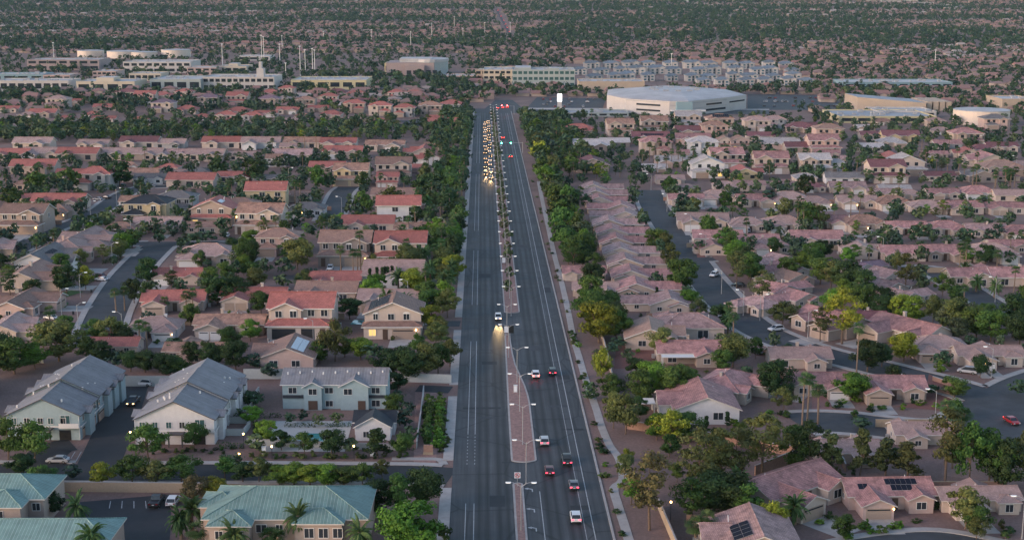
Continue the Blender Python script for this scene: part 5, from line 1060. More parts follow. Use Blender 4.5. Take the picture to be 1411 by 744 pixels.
def car_parts(style):
    L, W, Hh = {'sedan':(4.7,1.82,1.45),'suv':(4.7,1.9,1.72),'pickup':(5.6,1.98,1.88),'van':(5.0,1.98,1.85)}[style]
    y0, y1 = -L/2, L/2; hw = W/2
    prof = {'sedan':[(y0,.45),(y0+.02,.85),(y0+.15,.98),(y0+.75,1.0),(y1-1.25,.93),(y1-.25,.8),(y1,.62),(y1-.02,.36),(y0+.05,.3)],
            'suv':[(y0,.5),(y0+.02,1.0),(y0+.12,1.08),(y1-1.2,1.06),(y1-.22,.95),(y1,.75),(y1-.02,.4),(y0+.05,.36)],
            'pickup':[(y0,.6),(y0,1.1),(y0+.1,1.14),(y1-1.3,1.16),(y1-.2,1.06),(y1,.85),(y1-.02,.5),(y0+.05,.5)],
            'van':[(y0,.5),(y0+.02,1.0),(y0+.12,1.08),(y1-.9,1.06),(y1-.2,.9),(y1,.7),(y1-.02,.4),(y0+.05,.36)]}[style]
    body = MB(); n = len(prof); xs = [(-hw, .93), (-hw*.96, 1.), (hw*.96, 1.), (hw, .93)]; zc = .65
    rings = [[(x, y*(1 if k in (1,2) else .985), zc+(z-zc)*k2) for y, z in prof] for k, (x, k2) in enumerate([(-hw,.86),(-hw*.9,1.),(hw*.9,1.),(hw,.86)])]
    for a, b in zip(rings[:-1], rings[1:]):
        for i in range(n): body.face([a[i], b[i], b[(i+1)%n], a[(i+1)%n]])
    body.face(rings[0]); body.face(rings[-1][::-1])
    c = {'sedan':[(y0+.45,.98),(y0+1.15,Hh-.04),(y0+2.2,Hh),(y0+2.75,Hh-.06),(y1-1.2,.93)],
         'suv':[(y0+.12,1.06),(y0+.5,Hh-.05),(y0+1.5,Hh),(y0+2.7,Hh-.04),(y1-1.15,1.05)],
         'pickup':[(y0+1.95,1.14),(y0+2.2,Hh-.04),(y0+2.9,Hh),(y0+3.5,Hh-.05),(y1-1.35,1.15)],
         'van':[(y0+.1,1.06),(y0+.35,Hh-.05),(y0+1.5,Hh),(y0+3.1,Hh-.06),(y1-.8,1.05)]}[style]
    gl = MB(); rf = MB(); t = .80
    lo = [(s*hw*.93, y, z) for s in (-1, 1) for y, z in c]; m = len(c)
    def pt(s, i):
        y, z = c[i]; k = .93 if i in (0, m-1) else t
        return (s*hw*k, y, z)
    for s in (-1, 1): gl.face([pt(s, i) for i in range(m)][::s])
    gl.face([pt(-1,0), pt(1,0), pt(1,1), pt(-1,1)]); gl.face([pt(-1,m-2), pt(1,m-2), pt(1,m-1), pt(-1,m-1)])
    for i in range(1, m-2): rf.face([tuple(Vector(pt(s, j))+Vector((s*.03,0,.025))) for s, j in ((-1,i),(1,i),(1,i+1),(-1,i+1))])
    for s in (-1, 1):
        for i in (0, m-2):   # pillars
            a, b = Vector(pt(s, i)), Vector(pt(s, i+1)); rf.tube(a+Vector((s*.015,0,.01)), b+Vector((s*.015,0,.01)), .05, .05, 4, cap=False)
    bed = None
    if style == 'pickup':
        bed = MB(); bed.box(-hw*.8, hw*.8, y0+.12, y0+1.85, 1.0, 1.165)
    wheels = []
    for s in (-1, 1):
        for y in (y0+.95, y1-.9):
            w = MB(); r = .36 if style != 'sedan' else .33; w.tube((s*(hw-.22), y, r), (s*(hw+.015), y, r), r, r, 14)
            q = MB(); q.tube((s*(hw-.05), y, r), (s*(hw+.03), y, r), r*.6, r*.58, 10); wheels.append((w.mesh('wheel', [M['tyre']]), q.mesh('rim', [M['rim']])))
    def light(nm, s, y, z, ww, hh, m_):
        b = MB(); b.box(s*hw*.72-ww, s*hw*.72+ww, y-.03, y+.03, z-hh, z+hh, bot=True); return (nm, b.mesh(nm, [M[m_]]))
    zt = {'sedan':.8,'suv':.92,'pickup':.95,'van':.92}[style]
    lights = [light('taillight', s, y0+.0, zt, .2, .1, 'tail') for s in (-1, 1)]+[light('headlight', s, y1-.03, zt-.17, .2, .09, 'headoff') for s in (-1, 1)]
    b = MB(); b.box(-.22, .22, y0-.03, y0, zt-.2, zt-.06, bot=True); pl = b.mesh('number_plate', [M['plate']])
    bump = []
    for ya, yb in ((y0-.05, y0+.08), (y1-.08, y1+.04)): b = MB(); b.box(-hw*.9, hw*.9, ya, yb, .38, .55, bot=True); bump.append(b.mesh('bumper', [M['gar_black']]))
    return dict(body=body.mesh('body', [M['paint_white']], False), glass=gl.mesh('window', [M['glass']]), roof=rf.mesh('roof', [M['paint_white']]), bed=bed.mesh('cargo_bed', [M['gar_black']]) if bed else None, wheels=wheels, lights=lights, plate=pl, bump=bump)
CARS = {s: car_parts(s) for s in ('sedan', 'suv', 'pickup', 'van')}
def car(p, rz, style, col, label, lights='off', group=None, cat=None):
    r = empty({'sedan':'car','suv':'car','pickup':'pickup_truck','van':'van'}[style], p, rz); d = CARS[style]
    for nm, me in (('body', d['body']), ('roof', d['roof'])): paint(link(nm, me, r), M['paint_'+col])
    link('window', d['glass'], r); [link('bumper', q, r) for q in d['bump']]; link('number_plate', d['plate'], r)
    if d['bed']: link('cargo_bed', d['bed'], r)
    for w, q in d['wheels']: o = link('wheel', w, r); link('rim', q, o)
    for nm, me in d['lights']:
        o = link(nm, me, r)
        if nm == 'headlight' and lights in ('head',): paint(o, M['head'])
        if nm == 'taillight' and lights == 'brake': paint(o, M['brake'])
        if nm == 'taillight' and lights == 'off' and ('parked' in (group or '') or 'park' in (group or '')): paint(o, M['tailoff'])
    tag(r, label, cat or {'sedan':'car','suv':'car','pickup':'pickup truck','van':'van'}[style], group); LAND.append((p[0], p[1], ' '.join(label.split()[:5]))); FOOT.append((p[0], p[1], 2.2, 0)); return r
AZ = math.atan2(-AD.x, AD.y)
def acar(x, y, style, col, label, out=True, lights='off', a=None, group='cars driving on the avenue'):
    p = P(x, y); aa, l = AVI(p)
    if a is not None: aa = a
    return car(AV(aa, l, .035), AZ if out else AZ+math.pi, style, col, label, lights, group)
acar(793, 716, 'suv', 'white', 'white car driving away nearest the front in the right lane')
acar(790.5, 671, 'sedan', 'grey', 'dark grey car driving away behind the nearest white car')
acar(757, 651, 'sedan', 'maroon', 'dark reddish car driving away by the median opening')
acar(781, 637, 'pickup', 'dark', 'dark pickup truck driving away with red tail lights')
acar(750, 611, 'suv', 'silver', 'silver car beside the rounded median nose')
acar(738, 519, 'suv', 'white', 'white car driving away beside the black car', lights='brake')
acar(761, 515, 'suv', 'black', 'black car driving away right of the white car')
nc = acar(686.5, 440, 'suv', 'white', 'white oncoming car with headlights lighting the road', False, 'head')
for s in (-.6, .6):
    ld = bpy.data.lights.new('headlight_beam', 'SPOT'); ld.energy = 5500; ld.color = (1, .66, .3); ld.spot_size = R(11); ld.spot_blend = 1.; ld.shadow_soft_size = .1
    lo = bpy.data.objects.new('headlight_beam', ld); C.objects.link(lo); lo.parent = nc; lo.location = (s, 2.45, .75); lo.rotation_euler = (R(90-3.2), 0, 0)
_q = [(674.5,246,10.3),(678.5,238,10.3),(677,229,6.6),(676,221,10.3),(682,218,6.6),(678,211,10.3),(684,206,6.6),(679,203,10.3),(684,198,6.6),(680,194,10.3),(685,191,6.6),(681.5,186,10.3),(687,184,6.6),(682.5,180,10.3),(688,176,6.6),(683.5,173,10.3),(689,171,6.6),(686,168,10.3),(692,168,6.6)]
_l0, _l1 = LY(246), LY(168)
_q = [PX(AV(8, _l0+(_l1-_l0)*(i/35)**.9)) for i in range(36)]
for i, (x, y) in enumerate(_q):
    aa = (10.9, 8.1, 10.9, 10.9, 8.1, 10.6, 8.3)[i%7]+((i*37)%7-3)*.1
    qc = acar(x, y, ('sedan','suv','suv','pickup')[i%4], ('silver','dark','white','grey','black')[i%5], f'oncoming {("silver","dark","white","grey","black")[i%5]} vehicle with lit headlights in the far queue, {ORD[i]} from front', False, 'head', aa, 'queue of oncoming vehicles with lit headlights')
    if i < 6:
        ld = bpy.data.lights.new('headlight_beam', 'SPOT'); ld.energy = 5000; ld.color = (1, .6, .26); ld.spot_size = R(14); ld.spot_blend = 1.; ld.shadow_soft_size = .1
        lo = bpy.data.objects.new('headlight_beam', ld); C.objects.link(lo); lo.parent = qc; lo.location = (0, 2.9, .75); lo.rotation_euler = (R(90-3.2), 0, 0)
for x, y, a, col, w in ((713,217,23,'maroon','reddish car driving away up the far avenue, nearest of three'),(704,191,20,'red','red car braking at the far end of the avenue'),(691,157,13,'red','red car waiting near the far junction')): acar(x, y, 'sedan', col, w, True, 'brake', a, 'cars driving away at the far end')
for i, x in enumerate((686,693,699)): car(P(x,150-i*.6)+Vector((0,0,.06)), 0, 'sedan', 'dark', f'dark car with red brake lights beyond the junction, {ORD[i]} from the left', 'brake', 'cars waiting beyond the junction')
pk = [(80,637,90,'sedan','silver','silver car parked in the bay by the left townhouse'),(184,556,180,'pickup','dark','dark pickup facing the camera on the drive between townhouses','head'),(198,531,80,'suv','white','white car parked by the pale lit wall'),(216,694,0,'pickup','dark','dark pickup parked in the court by the green roof'),(239,694,0,'suv','white','white car parked in the court by the green roof'),
 (455,372,180,'suv','white','white car on the driveway of the grey two storey house'),(984,381,150,'suv','white','white car parked at the kerb of the curved street'),(1069,456,115,'suv','white','white car parked on the bend of the curved street'),(1017,395,80,'sedan','dark','dark car on a driveway beside the tall pine'),(1043,487,20,'sedan','grey','grey car in the shade behind the olive tree'),(1333,514,60,'van','silver','pale covered van on the driveway of the tan house'),(1394,583,190,'sedan','red','red car turning at the right edge with tail lights','brake'),
 (1030,320,0,'suv','white','white car on a driveway in the first side street row'),(1199,322,0,'sedan','white','white car by the terracotta roofed house'),(70,440,60,'sedan','white','white car on the nearest left driveway'),(137,382,70,'sedan','maroon','maroon car on a driveway beside the hedge'),(140,387,70,'sedan','white','small white car beside the maroon car'),(135,276,70,'sedan','silver','silver car parked on the upper left street'),(146,274,70,'sedan','black','black car parked next to the silver car'),(157,262,0,'suv','dark','dark car parked on the far upper left street'),(170,257,0,'sedan','green','dark green car parked beside the street hedge'),(198,259,90,'pickup','blue','dark blue pickup parked in the white garage court'),(208,259,90,'sedan','grey','grey car parked beside the blue pickup'),(312,327,180,'suv','white','white car before the red roofed garage'),(1210,322,0,'sedan','white','small white car between the third row houses')]
for e in pk: car(P(e[0], e[1])+Vector((0,0,.03)), R(e[2]), e[3], e[4], e[5], e[6] if len(e) > 6 else 'off', 'parked cars in the housing streets')
for i in range(46):
    rg = random.Random(i); x, y = 1040+118*rg.random(), (136, 141, 147)[i%3]; p = P(x, y)+Vector((0,0,.05)); col = rg.choice(['white','silver','dark','grey','red','black'])
    car(p, 0, rg.choice(['sedan','suv']), col, uniq([f'{col} parked car in the car park right of the arena, {ORD[i] if i < 40 else "last"} along', f'{col} small parked car in the car park right of the arena, {ORD[i-20]} along']), 'off', 'cars in the arena car park') if i < 30 else None
for i in range(18):
    rg = random.Random(i+77); p = P(742+84*rg.random(), (138,141.5,145,148)[i%4])+Vector((0,0,.05)); col = rg.choice(['white','silver','dark','grey','red','black'])
    car(p, 0, rg.choice(['sedan','suv']), col, uniq([f'{col} parked car in the car park left of the arena, {ORD[i]} along']), 'off', 'parked cars left of the arena')
for k in range(4):
    (xa, ya), (xb, yb) = _fr[k], _fr[k+1]
    for j in range(2):
        t_ = .25+.5*j; p = P(xa+(xb-xa)*t_+1.2, ya+(yb-ya)*t_)+Vector((0,0,.5)); car(p, R(6), 'suv', 'red', f'tiny car with red lights on the far grey road, {ORD[k*2+j]} from the near end', 'brake', 'cars on the far grey road')
# bins, signs, signals
def bin_(x, y, label, m='gar_black'):
    r = empty('trash_bin', P(x, y)+Vector((0,0,.14)), R(20)); b = MB(); b.prism([(-.28,-.3),(.28,-.3),(.28,.3),(-.28,.3)], .1, .95); b.obj('bin_body', [M[m]], r); b = MB(); b.box(-.33,.33,-.36,.36,.955,1.03); b.obj('lid', [M[m]], r)
    for s in (-1, 1): b = MB(); b.tube((s*.3,.3,.14), (s*.36,.3,.14), .14, .14, 8); b.obj('wheel', [M['tyre']], r)
    tag(r, label, 'trash bin', 'wheeled trash bins')
M['bin_blue'] = simple('blue_bin', (.03,.06,.2), .6, var=0)
pk2 = 0
bin_(126, 404, 'black trash bin at the kerb of the left street, farther'); bin_(101, 434, 'black trash bin at the kerb of the left street, nearer'); bin_(441, 285, 'blue trash bin at the kerb of the left cul-de-sac', 'bin_blue'); bin_(586, 421, 'blue trash bin by the pale wall, left', 'bin_blue'); bin_(592, 421, 'blue trash bin by the pale wall, right', 'bin_blue')
M['black'] = simple('sign_black', (.015,.015,.015), .5, var=0); M['sign_red'] = simple('sign_red', (.55,.02,.03), .5, var=0); M['sign_white'] = simple('sign_white', (.75,.75,.75), .5, var=0); M['sign_dark'] = simple('sign_dark', (.03,.03,.03), .5, var=0)
def uturn():
    p = AV(13.1, LY(671), .17); r = empty('no_u_turn_sign', p, AZ); b = MB(); b.tube((0,0,0), (0,0,2.9), .05, .05, 6); b.obj('post', [M['steel']], r)
    b = MB(); s = .62; b.box(-s, s, -.09, -.05, 1.75, 1.75+2*s, bot=True); pl = b.obj('sign_plate', [M['sign_white']], r); cz = 1.75+s
    b = MB(); n = 20
    for i in range(n):
        a0, a1 = 2*math.pi*i/n, 2*math.pi*(i+1)/n; b.face([(f*math.cos(a), -.094, cz+f*math.sin(a)) for f, a in ((.42,a0),(.54,a0),(.54,a1),(.42,a1))])
    b.face([(x, -.098, cz+z) for x, z in ((-.37,.28),(-.28,.37),(.37,-.28),(.28,-.37))]); b.obj('prohibition_ring', [M['sign_red']], pl)
    b = MB(); b.face([(x,-.092,cz+z) for x, z in ((.12,-.32),(.22,-.32),(.22,.1),(.12,.1))]); b.face([(x,-.092,cz+z) for x, z in ((-.2,-.1),(-.1,-.1),(-.1,.1),(-.2,.1))]); b.face([(x,-.092,cz+z) for x, z in ((-.2,.1),(.22,.1),(.15,.24),(-.13,.24))]); b.face([(x,-.092,cz+z) for x, z in ((-.3,-.1),(0,-.1),(-.15,-.3))]); b.obj('turn_symbol', [M['sign_dark']], pl)
    tag(r, 'white square sign with red no U-turn symbol on narrow median', 'road sign')
uturn()
def board(a, y, label, dark):
    p = AV(a, LY(y), .17); r = empty('median_board', p, AZ)
    for s in (-.55, .55): b = MB(); b.tube((s,0,0), (s,0,2.6), .05, .05, 5); b.obj('post', [M['black']], r)
    b = MB(); b.box(-.75,.75,-.05,.05,.7,2.9, bot=True); f = b.obj('frame', [M['black']], r); b = MB(); b.box(-.6,.6,-.075,-.052,.85,2.75, bot=True); b.obj('panel', [M['black' if dark else 'sign_white']], f); tag(r, label, 'sign board')
board(13.0, 463, 'pale framed board on the narrow median, left of a pair', False); board(14.4, 463, 'dark framed board on the narrow median, right of a pair', True)
board(13.9, 366, 'pale framed board on the planted median near the tree, left', False); board(15.6, 366, 'dark framed board on the planted median near the tree, right', True)
def cabinet(p, label):
    r = empty('utility_cabinet', p); b = MB(); b.box(-.45,.45,-.3,.3,0,1.7); b.obj('case', [M['trim']], r); b = MB(); b.box(-.5,.5,-.35,.35,1.701,1.8); b.obj('cap', [M['trim']], r); b = MB(); b.box(-.36,.36,-.325,-.301,.2,1.55); b.obj('door', [M['lamp_body']], r); tag(r, label, 'utility cabinet')
cabinet(AV(14.3, LY(541), .18), 'pale utility cabinet on the tapering gravel median'); cabinet(P(513,628), 'pale utility cabinet beside the side road shrubs'); cabinet(P(1206,494), 'pale utility cabinet on the front yard of the curved street'); cabinet(P(364,626), 'pale utility cabinet near the pool fence wall')
def monument(p, label, h=2.2, lit=False):
    r = empty('monument_sign', p); b = MB(); b.box(-1.1,1.1,-.25,.25,0,.6); b.obj('base', [M['tanwall']], r); b = MB(); b.box(-1.,1.,-.2,.2,.601,h); b.obj('panel', [M['lamp_big' if lit else 'blockwall']], r); tag(r, label, 'monument sign')
M['lamp_big'] = simple('lit_sign_face', (.8,.8,.82), .4, var=0, emit=(1,1,1), es=1.0)
monument(P(590,626), 'small brown entrance sign at the garden wall corner')
def led(): 
    p = P(771, 150); r = empty('video_sign', p); s = scl(p); b = MB(); w, h = 3/s, 20/s; b.box(-w,w,-1,1,0,h*.5); b.obj('base', [M['wall_cw']], r); b = MB(); b.box(-w*1.05,w*1.05,-1.2,1.2,h*.501,h); b.obj('screen', [M['lamp_big']], r); tag(r, 'tall bright white video sign left of the white arena', 'video sign')
led()
M['sig_green'] = simple('signal_green', (.02,.3,.15), .4, var=0, emit=(.05,1,.5), es=30); M['sig_red'] = simple('signal_red', (.4,.02,.02), .4, var=0, emit=(1,.05,.05), es=30)
def signal(px, py, arm, col, label):
    p = P(px, py); r = empty('traffic_light', p); b = MB(); b.tube((0,0,0), (0,0,7), .16, .12, 8); b.obj('pole', [M['steel']], r); b = MB(); b.tube((0,0,6.6), (arm,0,6.9), .1, .07, 6); b.obj('mast_arm', [M['steel']], r)
    for k in (.55, .98):
        b = MB(); x = arm*k; b.box(x-.25,x+.25,-.2,.2,6.2,7.5, bot=True); h_ = b.obj('signal_head', [M['black']], r); b = MB(); z = 6.45 if col == 'sig_green' else 7.2; b.tube((x,-.21,z), (x,-.26,z), .3, .3, 10); b.obj('lens', [M[col]], h_)
    tag(r, label, 'traffic light', 'traffic lights on the avenue'); LAND.append((p.x, p.y, 'traffic light'))
p = AV(AW+1, LY(212)); x, y = PX(p); signal(x, y, -13, 'sig_green', 'traffic light with green lenses over the far avenue')
p = AV(AW+2, LY(158)); x, y = PX(p); signal(x, y, -10, 'sig_red', 'traffic light with red lenses at the far junction')
# ------------------------------------------------------------------ trees placed one by one from the photograph: x, base y, height m, crown width m, leaf, kind
for e in [
 (12,634,9,10,'mid','mesquite'),(48,636,8.5,9,'mid','mesquite'),(100,660,3,4,'dark','ash'),(140,672,5,7.5,'yellow','mesquite'),(182,664,5.5,8.5,'mid','mesquite'),(205,636,8,9,'mid','mesquite'),(268,621,6.5,7,'mid','mesquite'),(250,664,5.5,9,'mid','mesquite'),(215,668,5,7,'olive','mesquite'),(310,660,4.5,6,'mid','mesquite'),(335,664,4,5,'dark','ash'),(312,645,3,4,'olive','ash'),(232,520,6,7,'dark','ash'),(246,518,5.5,6,'mid','ash'),(315,480,6,7,'mid','ash'),(345,470,6,6,'bright','ash'),(240,490,5,6,'mid','ash'),(120,500,7,8,'mid','mesquite'),(140,502,6,7,'dark','ash'),(60,480,7,8,'mid','ash'),(130,470,6,7,'mid','ash'),(372,522,4.5,5,'dark','ash'),(412,528,4,5,'mid','ash'),(60,668,4,6,'mid','mesquite'),(28,655,4.5,6,'dark','ash'),(565,612,4,4,'mid','ash'),(560,575,4,4,'dark','ash'),(545,540,5,6,'dark','ash'),(338,560,4,5,'mid','ash'),(330,580,3,3,'bright','ash'),(268,694,5.5,7,'brownish','mesquite'),(296,690,5,5.5,'yellow','ash'),(52,702,6,5,'dark','ash'),(72,712,5,5,'dark','ash'),(58,680,5,4.5,'dark','ash'),
 (568,768,10,11,'bright','ash'),(586,702,8.5,7.5,'dark','ash'),(548,712,8,8,'mid','mesquite'),(520,712,7,7,'dark','ash'),(385,668,4,6,'bright','ash'),(405,668,4.3,6,'bright','ash'),(428,669,4.2,6,'yellow','ash'),(452,669,4.3,6,'bright','ash'),(474,670,4,5.5,'mid','ash'),(357,664,5,6,'olive','mesquite'),(500,668,4.5,6,'mid','mesquite'),(527,660,4,4.5,'olive','mesquite'),(612,745,3,3,'dark','shrub'),
 (353,623,4,5,'yellow','ash'),(366,610,5,5,'bright','ash'),(388,620,4.5,4.5,'dark','ash'),(420,627,5,6,'mid','mesquite'),(457,629,6,6,'dark','ash'),(485,628,4,5,'olive','mesquite'),(521,630,6.5,5.5,'dark','conifer'),(553,628,5,5,'mid','ash'),(400,585,3,3,'mid','ash'),(440,588,3,3.4,'yellow','ash'),(465,585,3,3.4,'yellow','ash'),(418,580,2.6,3,'dark','ash'),(542,572,5,5,'mid','ash'),(556,590,4,4.5,'dark','ash'),(548,560,4,4,'dark','ash'),(345,585,4.5,5,'bright','ash'),(350,562,4,4.5,'mid','ash'),(328,640,2.5,3,'olive','ash'),
 (82,498,11.5,13,'olive','ash'),(20,515,9,12,'mid','ash'),(48,508,7,8,'bright','ash'),(0,505,9,9,'dark','ash'),(155,476,8,10,'olive','mesquite'),(180,512,5.5,7,'dark','ash'),(200,513,5.5,7,'dark','ash'),(220,512,5,7,'dark','ash'),(160,508,5,6,'dark','ash'),(170,478,6,6,'dark','ash'),(265,503,6.5,5,'dark','ash'),(285,505,7,5.5,'dark','ash'),(300,505,6,5,'dark','ash'),(325,510,8,7.5,'dark','ash'),(350,510,4.5,5,'dark','ash'),(462,498,11,9,'olive','mesquite'),(440,500,6,6,'mid','ash'),(497,496,6,8,'bright','ash'),(475,492,5.5,6,'bright','ash'),(515,500,5,7,'mid','ash'),(535,522,8,9,'dark','ash'),(562,525,8.5,10,'dark','ash'),(588,522,9,8,'olive','ash'),(604,515,8,7,'mid','ash'),(620,505,7,6,'olive','mesquite'),(575,490,6,6,'mid','mesquite'),(600,478,7,7,'olive','mesquite'),(420,452,4,5,'mid','ash'),
 (300,420,9.5,11,'dark','ash'),(325,418,8.5,9,'dark','ash'),(259,366,6.5,8,'bright','ash'),(335,374,12,8.5,'mid','mesquite'),(348,366,9,7,'dark','ash'),(410,372,11,11,'olive','ash'),(365,380,6,7,'bright','mesquite'),(392,380,6.5,8,'bright','mesquite'),(482,440,6.5,8,'dark','ash'),(360,432,7,7.5,'mid','ash'),(382,418,4,4,'bright','ash'),(362,416,5,5.5,'dark','ash'),(390,398,5,6,'grey','ash'),
 (185,418,8,6.5,'dark','ash'),(204,392,9,7.5,'dark','ash'),(195,388,5,6,'bright','ash'),(108,320,7.5,8,'mid','ash'),(130,321,7.5,8,'mid','ash'),(92,404,9,9,'dark','ash'),(80,398,7.5,5,'dark','ash'),(112,370,7,6.5,'olive','mesquite'),(250,355,4,4,'bright','ash'),(30,348,4,5,'dark','ash'),
 (70,305,9,7,'dark','ash'),(112,300,7.5,7,'dark','ash'),(97,265,12,13,'mid','mesquite'),(50,268,11,12,'mid','ash'),(15,285,9,11,'mid','ash'),(165,258,13,13,'dark','ash'),(140,258,8,8,'dark','ash'),(350,252,12.5,13,'dark','ash'),(300,246,11,10,'dark','ash'),(232,250,8,10,'dark','ash'),(265,252,9,6.5,'dark','ash'),(437,263,12.5,11,'mid','ash'),(500,265,10,8,'dark','ash'),(500,300,12,9,'mid','ash'),(540,288,10,12,'olive','mesquite'),(405,237,9,9,'dark','mesquite'),(533,226,9,10,'dark','ash'),(395,232,8,9,'dark','ash'),(290,302,7,10,'bright','mesquite'),(310,290,7,9,'bright','mesquite'),(180,320,5,6,'bright','ash'),(258,338,4.5,9,'bright','ash'),(285,334,4.5,9,'mid','ash'),(220,338,7,6,'mid','ash'),(238,328,7,6.5,'dark','ash'),
 (390,334,9,6,'mid','ash'),(505,345,9,7,'grey','mesquite'),(460,318,6.5,6.5,'grey','mesquite'),(690/1.27,545,1,1,'mid','shrub'),
 # right side
 (830,528,9,6,'yellow','mesquite'),(816,552,4.5,5,'mid','ash'),(842,556,7,8,'mid','mesquite'),(862,598,9,10,'olive','mesquite'),(845,590,8,7,'olive','mesquite'),(882,556,8,8,'mid','ash'),(905,548,8.5,9,'bright','mesquite'),(930,552,9,9,'mid','ash'),(950,552,7,7,'mid','ash'),(895,535,7,8,'bright','ash'),(925,612,7.5,9,'yellow','mesquite'),(905,606,6,7,'bright','ash'),(946,606,6,8,'mid','ash'),(912,492,8,8,'olive','ash'),(1010,506,9,9,'olive','ash'),(996,512,6,6,'mid','ash'),(1070,548,9,9.5,'dark','ash'),(1055,540,7,7,'dark','ash'),(1172,552,7,9,'bright','ash'),(1195,512,8.5,9,'dark','ash'),(1215,505,6,6,'dark','ash'),
 (895,730,15,12,'brownish','pine'),(962,690,15,11,'pine','pine'),(990,676,13,11,'olive','pine'),(1050,660,14,13,'olive','pine'),(1015,668,12,10,'pine','pine'),(1112,655,12,9,'dark','pine'),(1098,650,10,8,'mid','ash'),(1145,655,9,5,'pine','conifer'),(1185,654,10,5,'pine','conifer'),(1220,655,8,6,'pine','conifer'),(1250,660,8,7,'pine','conifer'),(1302,668,16,12,'pine','pine'),(1335,672,13,9,'mid','mesquite'),(1362,668,11,10,'mid','mesquite'),(1385,675,10,9,'dark','ash'),(1412,670,12,9,'olive','pine'),(975,712,9,10,'dark','ash'),(1000,712,8.5,9,'dark','ash'),(952,722,9,9,'mid','pine'),(1020,700,6,7,'dark','ash'),(1030,722,8,6,'mid','conifer'),(1163,742,4.5,4.6,'mid','ash'),(1330,728,7.5,9,'olive','mesquite'),(1345,735,5.5,5.5,'mid','ash'),(1350,520,6,5.5,'dark','ash'),(1296,508,5,5.5,'mid','ash'),(1295,512,3,4,'bright','shrub'),(1245,498,8,8.5,'yellow','ash'),(1160,474,16,15,'yellow','pine'),(1130,470,10,8,'pine','pine'),(1078,448,7,10,'olive','mesquite'),(1015,398,13,11,'pine','pine'),(1050,418,11,11,'pine','pine'),(938,402,11,10.5,'mid','ash'),(950,424,6,6.5,'bright','ash'),(924,372,9,9,'olive','mesquite'),(905,348,9,9,'mid','ash'),(915,350,8,7,'olive','ash'),(1316,580,5,7,'mid','mesquite'),(1282,545,3,5,'mid','mesquite'),(1315,548,5,7,'mid','ash'),(1345,742,4,5,'olive','mesquite'),(1065,735,6,6,'yellow','mesquite'),(1405,545,4,6,'mid','ash'),(1186,590,2.5,5,'mid','ash'),
 (1247,402,13,11,'olive','pine'),(1270,402,6,6,'olive','ash'),(1130,392,9,10,'mid','ash'),(1105,378,8,8,'bright','ash'),(1120,365,8,9,'mid','ash'),(1145,400,10,10,'olive','pine'),(1165,405,11,11,'dark','ash'),(1190,412,9,9,'dark','ash'),(1085,385,8,8,'mid','ash'),(1165,350,7,7,'dark','ash'),(1100,350,7,7,'dark','ash'),
 (1215,440,7,8,'dark','ash'),(1240,442,8,8,'yellow','ash'),(1258,446,8,8,'bright','ash'),(1285,450,9,8,'olive','mesquite'),(1300,458,8,7,'grey','mesquite'),(1318,462,11,11,'olive','ash'),(1345,466,9,10,'mid','ash'),(1365,470,9,10,'mid','ash'),(1395,465,12,12,'dark','ash'),(1410,445,11,10,'mid','ash'),(1405,478,10,9,'dark','ash'),(1215,425,7,7,'dark','ash'),(1190,432,9,9,'mid','ash'),(1228,370,5.5,5,'bright','ash'),(1215,345,5,6,'dark','ash'),(1274,330,6.5,9,'bright','ash'),(1330,338,6.5,9,'mid','ash'),(1285,335,5,5,'bright','ash'),(1080,300,9,8,'pine','ash'),(1110,318,12,9,'mid','ash'),(1130,315,10,8,'olive','ash'),(935,303,6,10,'mid','ash'),(985,300,4,8,'mid','ash'),(965,350,5,6,'mid','ash'),
 (1185,345,3.5,5,'dark','ash'),(1000,290,9,7,'mid','ash'),(1060,283,7,9,'dark','ash'),(1110,270,10,8,'dark','ash'),(1130,240,5,9,'bright','ash'),(1025,233,6,9,'mid','ash'),(1380,315,4.5,8,'bright','ash'),(1360,315,4,5,'mid','ash'),(1300,310,3.5,4.5,'dark','ash'),
 ]:
    T(*e[:4], leaf=e[4], kind=e[5])
